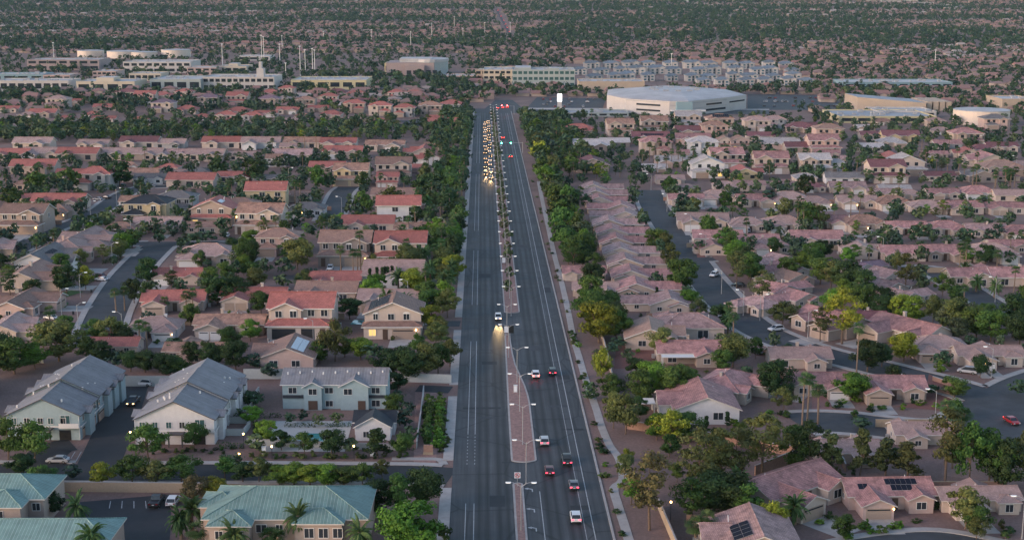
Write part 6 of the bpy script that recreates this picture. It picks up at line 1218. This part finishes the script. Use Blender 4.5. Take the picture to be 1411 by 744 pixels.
for x, y, h, k in [(107,728,5.5,'date'),(265,738,6.5,'date'),(250,742,5,'date'),(130,775,6.5,'date'),(410,760,8.5,'date'),(325,772,6,'date'),(495,772,6.5,'date'),(270,760,4.5,'fan'),(385,770,4.5,'fan'),(372,765,4,'fan'),(1085,548,4,'fan'),
 (193,480,7.5,'fan'),(203,483,7.5,'fan'),(160,430,7,'fan'),(172,428,7,'fan'),(225,430,3.5,'fan'),(228,432,4.5,'fan'),(257,434,7,'fan'),(266,432,7.5,'fan'),(615,498,6,'fan'),(580,488,4,'fan'),(470,375,9,'fan'),(487,380,9,'fan'),(497,372,14,'fan'),(493,376,8,'fan'),(451,342,6,'fan'),(381,332,10,'fan'),(362,338,4,'fan'),(260,272,6,'fan'),(266,300,9,'fan'),(315,284,9,'fan'),(407,285,12,'fan'),(414,286,12,'fan'),(485,238,10,'fan'),(492,240,12,'fan'),(525,262,8,'fan'),(557,268,8,'fan'),(372,218,9,'fan'),(376,212,9,'fan'),(420,206,12,'fan'),(436,206,11,'fan'),(398,310,5,'fan'),(240,258,4,'fan'),(340,322,5,'fan'),
 (1105,590,13,'fan'),(1112,588,12,'fan'),(1127,584,9,'fan'),(1180,518,14,'fan'),(1003,458,8.5,'fan'),(1003,462,5.5,'date'),(1095,722,4.5,'date'),(1015,690,5.5,'date'),(1012,708,4,'fan'),(958,748,4,'fan'),(972,745,5,'fan'),(1302,640,14,'fan'),(1325,640,12,'fan'),(1312,645,13,'fan'),(1345,402,4.5,'date'),(1370,410,5,'date'),(1397,402,8,'fan'),(1328,385,5,'date'),(1322,375,10,'fan'),(1330,378,11,'fan'),(1375,325,4.5,'date'),(1098,318,12,'fan'),(1107,320,11,'fan'),(1172,300,11,'fan'),(1184,300,11,'fan'),(845,490,3,'date'),(852,482,3,'date'),(868,418,3,'date')]: T(x, y, h, None, None, k+'palm')
for x, y in ((510,400),(520,398),(527,398),(531,397),(535,397),(541,396)): T(x, y, 7.5, 1.7, 'dark', 'cypress')
for x, y in ((905,412),(1062,520),(1066,522),(1002,590),(973,596)): T(x, y, 4, 1.4, 'dark', 'cypress')
# palms standing in rows between the pale roofs at upper right
for i, (x, y) in enumerate([(905,240),(918,240),(925,232),(934,230),(940,236),(950,240),(957,240),(895,222),(900,225),(908,215),(915,212),(920,216),(926,210),(955,225),(975,228),(980,222),(983,235),(1000,232),(1035,246),(1060,248),(1150,250),(1160,252),(1180,245),(1187,240),(1205,238),(1210,236),(1225,245),(1290,240),(1305,244),(1320,246),(1328,250),(1340,258),(1345,256),(1372,258),(1385,258),(1392,260),(1398,258),(1375,222),(1335,218),(1300,222),(1275,225),(1270,208),(1380,178),(1385,176),(815,170),(822,178),(796,225),(800,230),(870,232),(885,232),(1045,170),(1052,172),(1130,175),(1140,172)]): T(x, y, 9+2*((i*37)%5)/5, None, None, 'fanpalm')
# shrubs along the right verge, the medians and the garden strip
for i in range(46):
    l = LY(735)+i*10.5+random.uniform(-3, 3); T(0, 0, random.uniform(.7, 1.2), random.uniform(1.4, 2.4), random.choice(['dark','mid','grey','olive']), 'shrub', world=AV(AW+random.choice([1.9, 2.6, 7.5, 9.5]), l))
for x, y in ((793,470),(797,478),(790,466),(800,522),(806,530),(832,624),(827,618),(834,642),(833,657),(1290,700),(1215,735),(1232,728),(1205,690),(1195,698),(1225,692),(1265,690),(1190,728),(1200,735),(1390,735),(1385,742),(1168,742),(1258,555),(1268,558),(1262,545),(1215,565),(1290,562),(1178,575),(1155,562),(1140,548),(1160,556),(1060,570),(1075,572),(1085,575)): T(x, y, random.uniform(.9, 1.6), random.uniform(1.8, 3), random.choice(['dark','mid','bright']), 'shrub')
for i in range(14): T(604+i*.2-(i%2), 616-i*4.6, 1.8, 3.0, 'bright', 'shrub')
for i in range(10): T(588+i*.3, 612-i*6, 2.6, 3.0, 'mid', 'shrub')
for i in range(16): T(350+i*14+random.uniform(-4,4), 630+random.uniform(-2,2), random.uniform(.8,1.4), random.uniform(1.4,2.2), random.choice(['olive','mid','dark']), 'shrub')
for i in range(16): T(612+random.uniform(-6,6), 622-i*5.2, random.uniform(.8,1.3), random.uniform(1.4,2.2), random.choice(['olive','mid','dark']), 'shrub')
for i in range(14): T(215+i*8+random.uniform(-4,4), 622+random.uniform(-4,4), random.uniform(.6,1), random.uniform(1.1,1.7), random.choice(['olive','mid','dark']), 'shrub')
for l in np.arange(LY(405), LEND-60, 24): T(0, 0, random.uniform(4, 6.5), random.uniform(3.6, 5.2), random.choice(['brownish','olive','olive','grey']), 'mesquite', world=AV(15.2+random.uniform(-.6,.6), l+random.uniform(-5,5)))
for l in np.arange(LY(300), LEND-60, 11): T(0, 0, random.uniform(1.2, 2.6), random.uniform(1.8, 3), random.choice(['mid','olive','dark']), 'shrub', world=AV(15.2+random.uniform(-1,1), l))
# ------------------------------------------------------------------ automatic planting
SP = np.array([(q.x, q.y, w/2) for c, w, *_r in STREETS for q in c[::2]])
def clear(p, pad=1.2, house=.85):
    a, l = AVI(p)
    if -2.4 < a < AW+1 and l < LEND+10: return False
    if len(SP) and (np.hypot(SP[:,0]-p.x, SP[:,1]-p.y)-SP[:,2] < pad).any(): return False
    for fx, fy, r, _z in FOOT:
        if abs(fx-p.x) < r*house+pad and abs(fy-p.y) < r*house+pad: return False
    for x0, x1, y0, y1 in BIG:
        if x0 < p.x < x1 and y0 < p.y < y1: return False
    return True
def near_tree(p, d):
    for t in TREES:
        if abs(t['p'].x-p.x) < d and abs(t['p'].y-p.y) < d and t['kind'] != 'shrub': return True
    return False
LW = ['dark']*5+['mid']*8+['olive']*3+['bright']*4+['yellow']*1+['pine']*1+['grey']
def auto(p, h0=5, h1=10, pad=1.2, kinds=('ash','ash','ash','mesquite','mesquite','pine'), sep=4.5, leaf=None, house=.85):
    if not clear(p, pad, house) or near_tree(p, sep): return
    if p.y < 440 and any(abs(fx-p.x) < r and 0 < fy-p.y < 17 for fx, fy, r, _z in FOOT if r > 5): return
    k = random.choice(kinds); h = random.uniform(h0, h1)
    if k.endswith('palm'): T(0, 0, h*1.1, None, None, k, True, world=p)
    else: T(0, 0, h, h*random.uniform(.8, 1.15), leaf or random.choice(LW), k, True, world=p)
NH = 0
def infill(n, x0, x1, y0, y1, roofs, walls, kinds):
    global NH
    for _ in range(n*140):
        if n <= 0 or NH >= 31: return
        p = P(random.uniform(x0, x1), random.uniform(y0, y1)); p.z = 0
        if not clear(p, 8.2, .86) or any(abs(t['p'].x-p.x) < 6 and abs(t['p'].y-p.y) < 6 and t['kind'] != 'shrub' for t in TREES): continue
        n -= 1; NH += 1; k = random.choice(kinds); ro = random.choice(roofs); lod = 1 if p.y < 640 else 2
        r = make_house(p, random.choice((0, 0, math.pi))+R(random.uniform(-4, 4)), k, random.random() < .5, lod, .86, ro, random.choice(walls), 'gar_white')
        st = 'two storey' if HT[k]['st'] == 2 else 'one storey'; c = sorted(LAND, key=lambda L: (L[0]-p.x)**2+(L[1]-p.y)**2)[:40]
        tag(r, uniq([f"{RWORD[ro]} roofed house squeezed {'right of' if p.x > L[0] else 'left of'} the {L[2].removeprefix('the ')}" for L in c]), 'house', 'tile roofed suburban houses')
infill(16, 0, 600, 212, 400, ['red','terra','tan','brown'], ['cream','sand','pinkish','white'], ['G','H','K','D','T'])
infill(15, 800, 1400, 175, 420, ['pink','dusty','tan','maroon','white'], ['cream','sand','tan'], ['G','H','K','B'])
for l in np.arange(LY(470), LEND-10, 7.5):
    for a in (-5, -10, -16, -22): auto(AV(a+random.uniform(-2,2), l+random.uniform(-3,3)), 6, 10.5, .3, ('ash','ash','mesquite','fanpalm','fanpalm','datepalm'), 4.2)
for l in np.arange(LY(475), LEND-70, 7):
    for a in (AW+9, AW+13.5): auto(AV(a+random.uniform(-1.5,1.5), l+random.uniform(-3,3)), 8, 12.5, .2, ('ash','ash','pine','mesquite'), 5, house=.95)
for l in np.arange(LY(250), LEND-70, 8):
    for a in (AW+22, AW+29, AW+36): auto(AV(a+random.uniform(-3,3), l+random.uniform(-3,3)), 7, 11, .2, ('ash','ash','pine','fanpalm'), 5, house=.6)
for l in np.arange(LY(420), LY(268), 6.5): auto(AV(AW+44+random.uniform(-2,2), l)+Vector((24,0,0)), 6, 10, .3, ('ash','mesquite','ash'), 4.5, house=.9)
for _ in range(800):     # the dense green belt left of the avenue
    y = random.uniform(174, 198); x = random.uniform(-20, 640); auto(P(x, y), 6, 9.5, .5, ('ash','ash','mesquite','pine'), 5., house=.7)
def yards(n, y0, y1, x0, x1, h0, h1, sep, kinds, house=.8):
    Y0, Y1 = P(700, y1).y, P(700, y0).y
    for _ in range(n):
        Y = math.sqrt(random.uniform(Y0*Y0, Y1*Y1)); px = random.uniform(x0, x1)
        auto(Vector(((px-IW/2)/FPX*Y*1.02, Y, 0)), h0, h1, 1.6, kinds, sep, house=house)
K = ('ash','ash','ash','ash','mesquite','mesquite','pine','fanpalm')
yards(1300, 215, 470, -40, 640, 4, 8, 4.9, K); yards(620, 128, 180, -40, 650, 4.5, 8, 6.0, K, .95)
yards(1100, 170, 330, 770, 1450, 4, 8, 5.1, K); yards(500, 330, 480, 900, 1450, 4, 8, 6.5, K); yards(260, 480, 700, 860, 1450, 3.5, 6, 6, ('ash','mesquite'))
yards(500, 130, 172, 730, 1450, 5, 9, 5.5, ('ash','ash','mesquite','fanpalm'))
for _ in range(500): p = P(random.uniform(-20, 1430), random.uniform(66, 130)); auto(p, 6, 10, .5, ('ash','ash','mesquite','fanpalm'), 7, house=.9)
for x, y, n in ((200,104,16),(90,99,14),(310,108,14),(420,108,14),(350,94,16),(480,108,14),(560,95,10),(860,108,16),(960,106,16),(1040,112,14),(900,96,14),(1010,98,14),(1080,104,12),(20,135,14),(60,136,14),(100,134,10),(300,133,10),(420,126,10),(500,122,12),(560,112,20),(620,122,20),(640,130,12),(600,128,16),(680,130,12),(740,129,18),(790,130,14),(880,118,10),(900,112,10),(1100,122,12),(1140,128,10),(1060,128,12),(1180,130,8)):
    for _ in range(n): auto(P(x+random.uniform(-32,32), y+random.uniform(-4,4)), 7, 11, .3, ('ash','ash','fanpalm'), 5, house=.8)
# front yard shrubs
for (x, y), r in HOUSES.items():
    p = r.location
    if p.y < 470:
        for _ in range(4):
            q = Vector((p.x+random.uniform(-9,9), p.y+random.choice((-1,-1,1))*random.uniform(8,12), 0))
            if clear(q, .2, .9): T(0, 0, random.uniform(.7,1.5), random.uniform(1.2,2.4), random.choice(['dark','mid','bright','olive']), 'shrub', True, world=q)
# ------------------------------------------------------------------ build: the 300 largest of a kind as things, the rest as stuff
KN = {'ash':('broadleaf_tree','tree'),'mesquite':('broadleaf_tree','tree'),'pine':('pine_tree','pine tree'),'conifer':('pine_tree','pine tree'),'fanpalm':('palm_tree','palm tree'),'datepalm':('palm_tree','palm tree'),'shrub':('shrub','shrub'),'cypress':('cypress_tree','cypress tree')}
NOUN = {'ash':'round tree','mesquite':'spreading tree','pine':'pine','conifer':'narrow conifer','fanpalm':'fan palm','datepalm':'feathery date palm','shrub':'shrub','cypress':'slim cypress'}
GRP = {'broadleaf_tree':'leafy trees among the houses','pine_tree':'pines and conifers','palm_tree':'palm trees','shrub':'shrubs in the gravel','cypress_tree':'cypress trees'}
LA = np.array([(a, b) for a, b, _ in LAND]); CNT = {}; STUFF = []
def tree_label(t, k):
    p = t['p']; d = np.hypot(LA[:,0]-p.x, LA[:,1]-p.y); o = np.argsort(d)[:60]; out = []
    H0 = t['H']; sz = ('tall' if H0 > 9.5 else 'small' if H0 < 5.5 else '') if k != 'shrub' else ''
    lw = LWORD[t['leaf']] if t['leaf'] else ''
    for i in o:
        dx, dy = p.x-LA[i,0], p.y-LA[i,1]; rel = ('right of' if dx > 0 else 'left of') if abs(dx) > abs(dy) else ('behind' if dy > 0 else 'before')
        ref = LAND[i][2]; ref = ref if ref.startswith('the ') else 'the '+ref
        for a in ((sz, lw), (lw,), ()):
            out.append(' '.join([*[q for q in a if q], NOUN[k], rel, ref]))
    return uniq(out)
def top_seen(t): return t['H']*scl(t['p'])
for t in TREES:
    b = TREE[t['kind']]; i = random.randrange(len(b)); t['i'] = i; t['H'] = t['h']
    sz = t['h']/b[i][4]; wx = (1. if t['kind'] == 'pine' else 1.12)*(t['w']/(2*b[i][5]) if t['w'] else sz); sz *= 1.03; t['s'] = (wx*(1 if t['kind'].endswith('palm') is False else 1), sz)
    if t['kind'].endswith('palm'): t['s'] = (.85+.15*sz, sz)
def in_view(p):
    x, y = PX(p); return -60 < x < IW+60 and y < IH+90
for t in sorted(TREES, key=lambda t: -top_seen(t)):
    k = t['kind']; nm, cat = KN[k]; p = t['p']
    if not in_view(p): STUFF.append(t); continue
    if CNT.get(nm, 0) >= 300: STUFF.append(t); continue
    CNT[nm] = CNT.get(nm, 0)+1
    tm, cn, cm, v3, H0, R0 = TREE[k][t['i']]; r = empty(nm, p, random.uniform(0, 6.28))
    near = p.y < 520
    pal = k.endswith('palm')
    tr = link('trunk', tm, r); cr = link('crown', cn if near else cm, r)
    if pal:
        f = t['h']/(H0-(.8 if k == 'fanpalm' else 1.6)) if False else t['h']/H0
        tr.scale = (1, 1, f); cr.location = (0, 0, (f-1)*(H0-(.8 if k == 'fanpalm' else 1.6)))
        sc_ = random.uniform(.85, 1.1); r.scale = (sc_, sc_, 1)
    else:
        r.scale = (t['s'][0], t['s'][0]*random.uniform(.9, 1.1), t['s'][1])
        if t['leaf']: paint(cr, M['leaf_'+t['leaf']])
    tag(r, tree_label(t, k), cat, GRP[nm])
# ------------------------------------------------------------------ the mass beyond: trees and houses far off
TINT = {'dark':.05,'mid':.35,'olive':.6,'bright':.5,'pine':.45,'grey':.75,'yellow':.8,'brownish':.9,None:.3}
def tintmat(name, stops):
    m, t, b = nt(name); b.inputs['Roughness'].default_value = .8
    at = N(t, 'ShaderNodeAttribute', attribute_name='tint'); t.links.new(ramp(t, at.outputs['Fac'], stops), b.inputs['Base Color']); return m
M['far_leaf'] = tintmat('far_leaf', [(0., (.018,.046,.028)), (.35, (.036,.08,.032)), (.6, (.06,.09,.04)), (.8, (.1,.14,.045)), (1., (.13,.1,.06))])
def mass(name, items, lod, label):
    vs, ts = [], []
    for kind, i, p, sx, sz, tint in items:
        tm, cn, cm, v3, H0, R0 = TREE[kind][i]; v = v3 if lod == 3 else MID[(kind, i)]
        a = random.uniform(0, 6.28); c, s = math.cos(a), math.sin(a)
        w = np.empty_like(v); w[:,0] = (v[:,0]*c-v[:,1]*s)*sx+p[0]; w[:,1] = (v[:,0]*s+v[:,1]*c)*sx+p[1]; w[:,2] = v[:,2]*sz+p[2]
        vs.append(w.astype(np.float32)); ts.append(np.clip(np.full(len(v)//4, tint)+rng.normal(0, .05, len(v)//4), 0, 1))
    me = np_mesh(name, np.concatenate(vs), [M['far_leaf']], 4, None, np.concatenate(ts)); return tag(link(name, me), label, kind='stuff')
MID = {}
for k in TREE:
    for i, e in enumerate(TREE[k]):
        me = e[2]; n = len(me.vertices); a = np.empty(n*3, dtype=np.float32); me.vertices.foreach_get('co', a); a = a.reshape(-1, 4, 3)
        st = max(1, len(a)//170); a = a[::st]; c = a.mean(1, keepdims=True); a = c+(a-c)*min(1.7, math.sqrt(st)*1.1 if st > 1 else 1); MID[(k, i)] = a.reshape(-1, 3)
mass('background_trees', [(t['kind'], t['i'], t['p'], t['s'][0], t['s'][1], TINT[t['leaf']]) for t in STUFF], 2, 'dense mass of smaller trees filling the blocks behind')
def far():
    items = []; hv, hm, ht = [], [], []
    def q(pts, m, t): hv.extend(pts); hm.append(m); ht.append(t)
    nz = np.random.default_rng(3).random((64, 64))
    def noise(x, y, sx, sy):
        u, v = (x/sx)%64, (y/sy)%64; i, j = int(u), int(v); fu, fv = u-i, v-j; a = nz[i%64, j%64]*(1-fu)+nz[(i+1)%64, j%64]*fu; b = nz[i%64, (j+1)%64]*(1-fu)+nz[(i+1)%64, (j+1)%64]*fu; return a*(1-fv)+b*fv
    Y = 1100.; row = 0
    while Y < 4680:
        Y += (25, 38)[row%2]+Y*.0012; row += 1; X = -.39*Y-30
        while X < .39*Y+30:
            X += 15.5+Y*.0008
            p = Vector((X+random.uniform(-2,2), Y+random.uniform(-4,4)+22*noise(X, Y, 300, 900), 0)); p.z = gz(p.y); d = .6*noise(p.x, p.y, 420, 260)+.4*noise(p.x+3000, p.y, 150, 110); px, py = PX(p)
            if py < -1 or not clear(p, 4, 1.05): continue
            commercial = 55 < py < 128 and px < 650 and Y < 2070
            pw = py+9*noise(p.x+900, p.y, 500, 900)-4; wood = d < .43 or 28 < pw < 34 or 10 < pw < 18 or 56 < pw < 61
            if not commercial and random.random() < (.1 if wood else .7):
                w, dp, h = random.uniform(11.5,15), random.uniform(11,15), random.choice((2.8,2.8,3,5.4)); p_ = 2.1+random.random(); x0, x1, y0, y1, z = p.x-w/2, p.x+w/2, p.y-dp/2, p.y+dp/2, p.z-.5; g = p.z+h; t = min(1, max(0, random.gauss(noise(p.x, p.y, 700, 500), .2))); wt = random.random()
                q([(x0,y0,z),(x1,y0,z),(x1,y0,g),(x0,y0,g)], 0, wt); q([(x0,y1,z),(x0,y0,z),(x0,y0,g),(x0,y1,g)], 0, wt); q([(x1,y0,z),(x1,y1,z),(x1,y1,g),(x1,y0,g)], 0, wt)
                o = .6; ym = p.y; m = dp/2*random.choice((.1, .9)); r0, r1 = (x0+m, ym, g+p_), (x1-m, ym, g+p_)
                q([(x0-o,y0-o,g),(x1+o,y0-o,g),r1,r0], 1, t); q([(x1+o,y1+o,g),(x0-o,y1+o,g),r0,r1], 1, t); q([(x1+o,y0-o,g),(x1+o,y1+o,g),r1,r1], 1, t); q([(x0-o,y1+o,g),(x0-o,y0-o,g),r0,r0], 1, t)
                if random.random() < .6:   # a garage wing with its own gable
                    cx = p.x+random.uniform(-.25,.25)*w; a, b = cx-3, cx+3; yy = y0-3; q([(a,yy,z),(b,yy,z),(b,yy,g-.4),(a,yy,g-.4)], 0, wt); q([(a-.4,yy-.4,g-.4),(cx,yy-.4,g+.9),(cx,ym,g+.9),(a-.4,ym,g-.4)], 1, t); q([(b+.4,yy-.4,g-.4),(b+.4,ym,g-.4),(cx,ym,g+.9),(cx,yy-.4,g+.9)], 1, t); q([(a,yy,g-.4),(b,yy,g-.4),(cx,yy,g+.85),(cx,yy,g+.85)], 0, wt)
            for _ in range((2 if random.random() < .6 else 1) if wood else (2 if random.random() < .85 else 1)):
                pp = Vector((p.x+random.uniform(-10,10), p.y+random.choice((-1,1,-1))*random.uniform(8,14), 0)); pp.z = gz(pp.y)
                if clear(pp, 2, 1.) and not (commercial and random.random() < .4):
                    k = random.choice(('ash','mesquite','ash')); h = random.uniform(8.,13) if wood else random.uniform(5.5, 9.5); items.append((k, random.randrange(len(TREE[k])), pp, h/8., h/8.5, random.choice((.0,.02,.05,.1,.25,.35,.5))))
    mass('distant_woodland', items, 3, 'far trees reading as one dark green mass towards the horizon')
    me = np_mesh('distant_houses', np.array(hv, dtype=np.float32), [tintmat('far_wall', [(0., (.36,.27,.22)), (.5, (.44,.34,.28)), (1., (.28,.2,.17))]), tintmat('far_roof', [(0., (.2,.12,.105)), (.35, (.27,.17,.15)), (.6, (.3,.15,.125)), (.85, (.22,.15,.13)), (1., (.4,.33,.3))])], 4, np.array(hm), np.array(ht))
    tag(link('distant_houses', me), 'far houses with pinkish roofs reading as one mass', kind='stuff')
    print('far trees', len(items), 'stuff', len(STUFF), 'counts', CNT)
far()
# pale city blocks at the far top edge
for i, (x, y, w, h) in enumerate(sorted([(1205,3,20,3),(1228,5,26,3),(1255,4,18,3),(1275,7,24,3),(1300,10,22,3),(1325,13,16,3),(790,3,16,2),(880,2,26,2),(940,3,20,2),(770,4,10,2),(300,6,12,2)])):
    p = P(x, y); s = scl(p); r = empty('distant_block', p); b = MB(); b.box(-w/2/s, w/2/s, 0, 50, -3, h/s, top=False); b.obj('wall', [M['wall_cw']], r); b = MB(); b.box(-w/2/s-.3, w/2/s+.3, -.3, 50.3, h/s, h/s+.8); b.obj('roof', [M['comm_roof']], r)
    tag(r, f'pale distant flat roofed block at the top edge, {ORD[i]} from the left', 'distant building', 'pale blocks on the far edge')
# ------------------------------------------------------------------ light, air, camera
w = bpy.data.worlds.new('World'); S.world = w; w.use_nodes = True; t = w.node_tree; bg = t.nodes['Background']
sky = t.nodes.new('ShaderNodeTexSky'); sky.sky_type = 'NISHITA'; sky.sun_disc = False
SUN_EL, SUN_AZ = R(9), R(-118)          # low in the west: behind the camera to the left; azimuth from +Y towards +X
sky.sun_elevation = SUN_EL; sky.sun_rotation = SUN_AZ; sky.altitude = 700; sky.dust_density = 1.5; sky.air_density = 1.0
mc = t.nodes.new('ShaderNodeMix'); mc.data_type = 'RGBA'; mc.blend_type = 'MULTIPLY'; mc.inputs[0].default_value = 1; mc.inputs[7].default_value = (1.04, .98, 1.01, 1)   # the pink cast of the afterglow
t.links.new(sky.outputs[0], mc.inputs[6]); t.links.new(mc.outputs[2], bg.inputs[0]); bg.inputs[1].default_value = .15
sd = bpy.data.lights.new('sun', 'SUN'); sd.energy = .62; sd.angle = R(22); sd.color = (1, .78, .77)
so = bpy.data.objects.new('sun', sd); C.objects.link(so)
d = Vector((math.sin(SUN_AZ)*math.cos(R(20)), math.cos(SUN_AZ)*math.cos(R(20)), math.sin(R(20)))); so.rotation_euler = d.to_track_quat('Z', 'Y').to_euler(); so.location = (0, 0, 300)
b = MB(); b.box(-4560, 4560, -200, 6300, -1.2, 142, bot=True); hz = b.obj('haze', [bpy.data.materials.new('haze')]); tag(hz, 'thin evening haze over the whole suburb', kind='stuff')
hm = hz.data.materials[0]; hm.use_nodes = True; hm.node_tree.nodes.clear(); o = hm.node_tree.nodes.new('ShaderNodeOutputMaterial'); v = hm.node_tree.nodes.new('ShaderNodeVolumePrincipled')
v.inputs['Color'].default_value = (.45, .72, .85, 1); v.inputs['Density'].default_value = 2.1e-5; hm.node_tree.links.new(v.outputs[0], o.inputs['Volume'])
cd = bpy.data.cameras.new('camera'); co = bpy.data.objects.new('camera', cd); C.objects.link(co); S.camera = co
co.location = (0, 0, H); co.rotation_euler = (math.pi/2-TH, 0, 0); cd.sensor_fit = 'HORIZONTAL'; cd.sensor_width = 36; cd.lens = 36*FPX/IW; cd.clip_start = 1; cd.clip_end = 20000
S.view_settings.view_transform = 'Standard'; S.view_settings.look = 'None'; S.view_settings.gamma = 1; S.view_settings.exposure = 1.33; S.view_settings.use_curve_mapping = False
S.cycles.max_bounces = 5; S.cycles.diffuse_bounces = 2; S.cycles.glossy_bounces = 2; S.cycles.volume_bounces = 0; S.cycles.transparent_max_bounces = 4; S.cycles.sample_clamp_indirect = 4; S.cycles.use_denoising = True
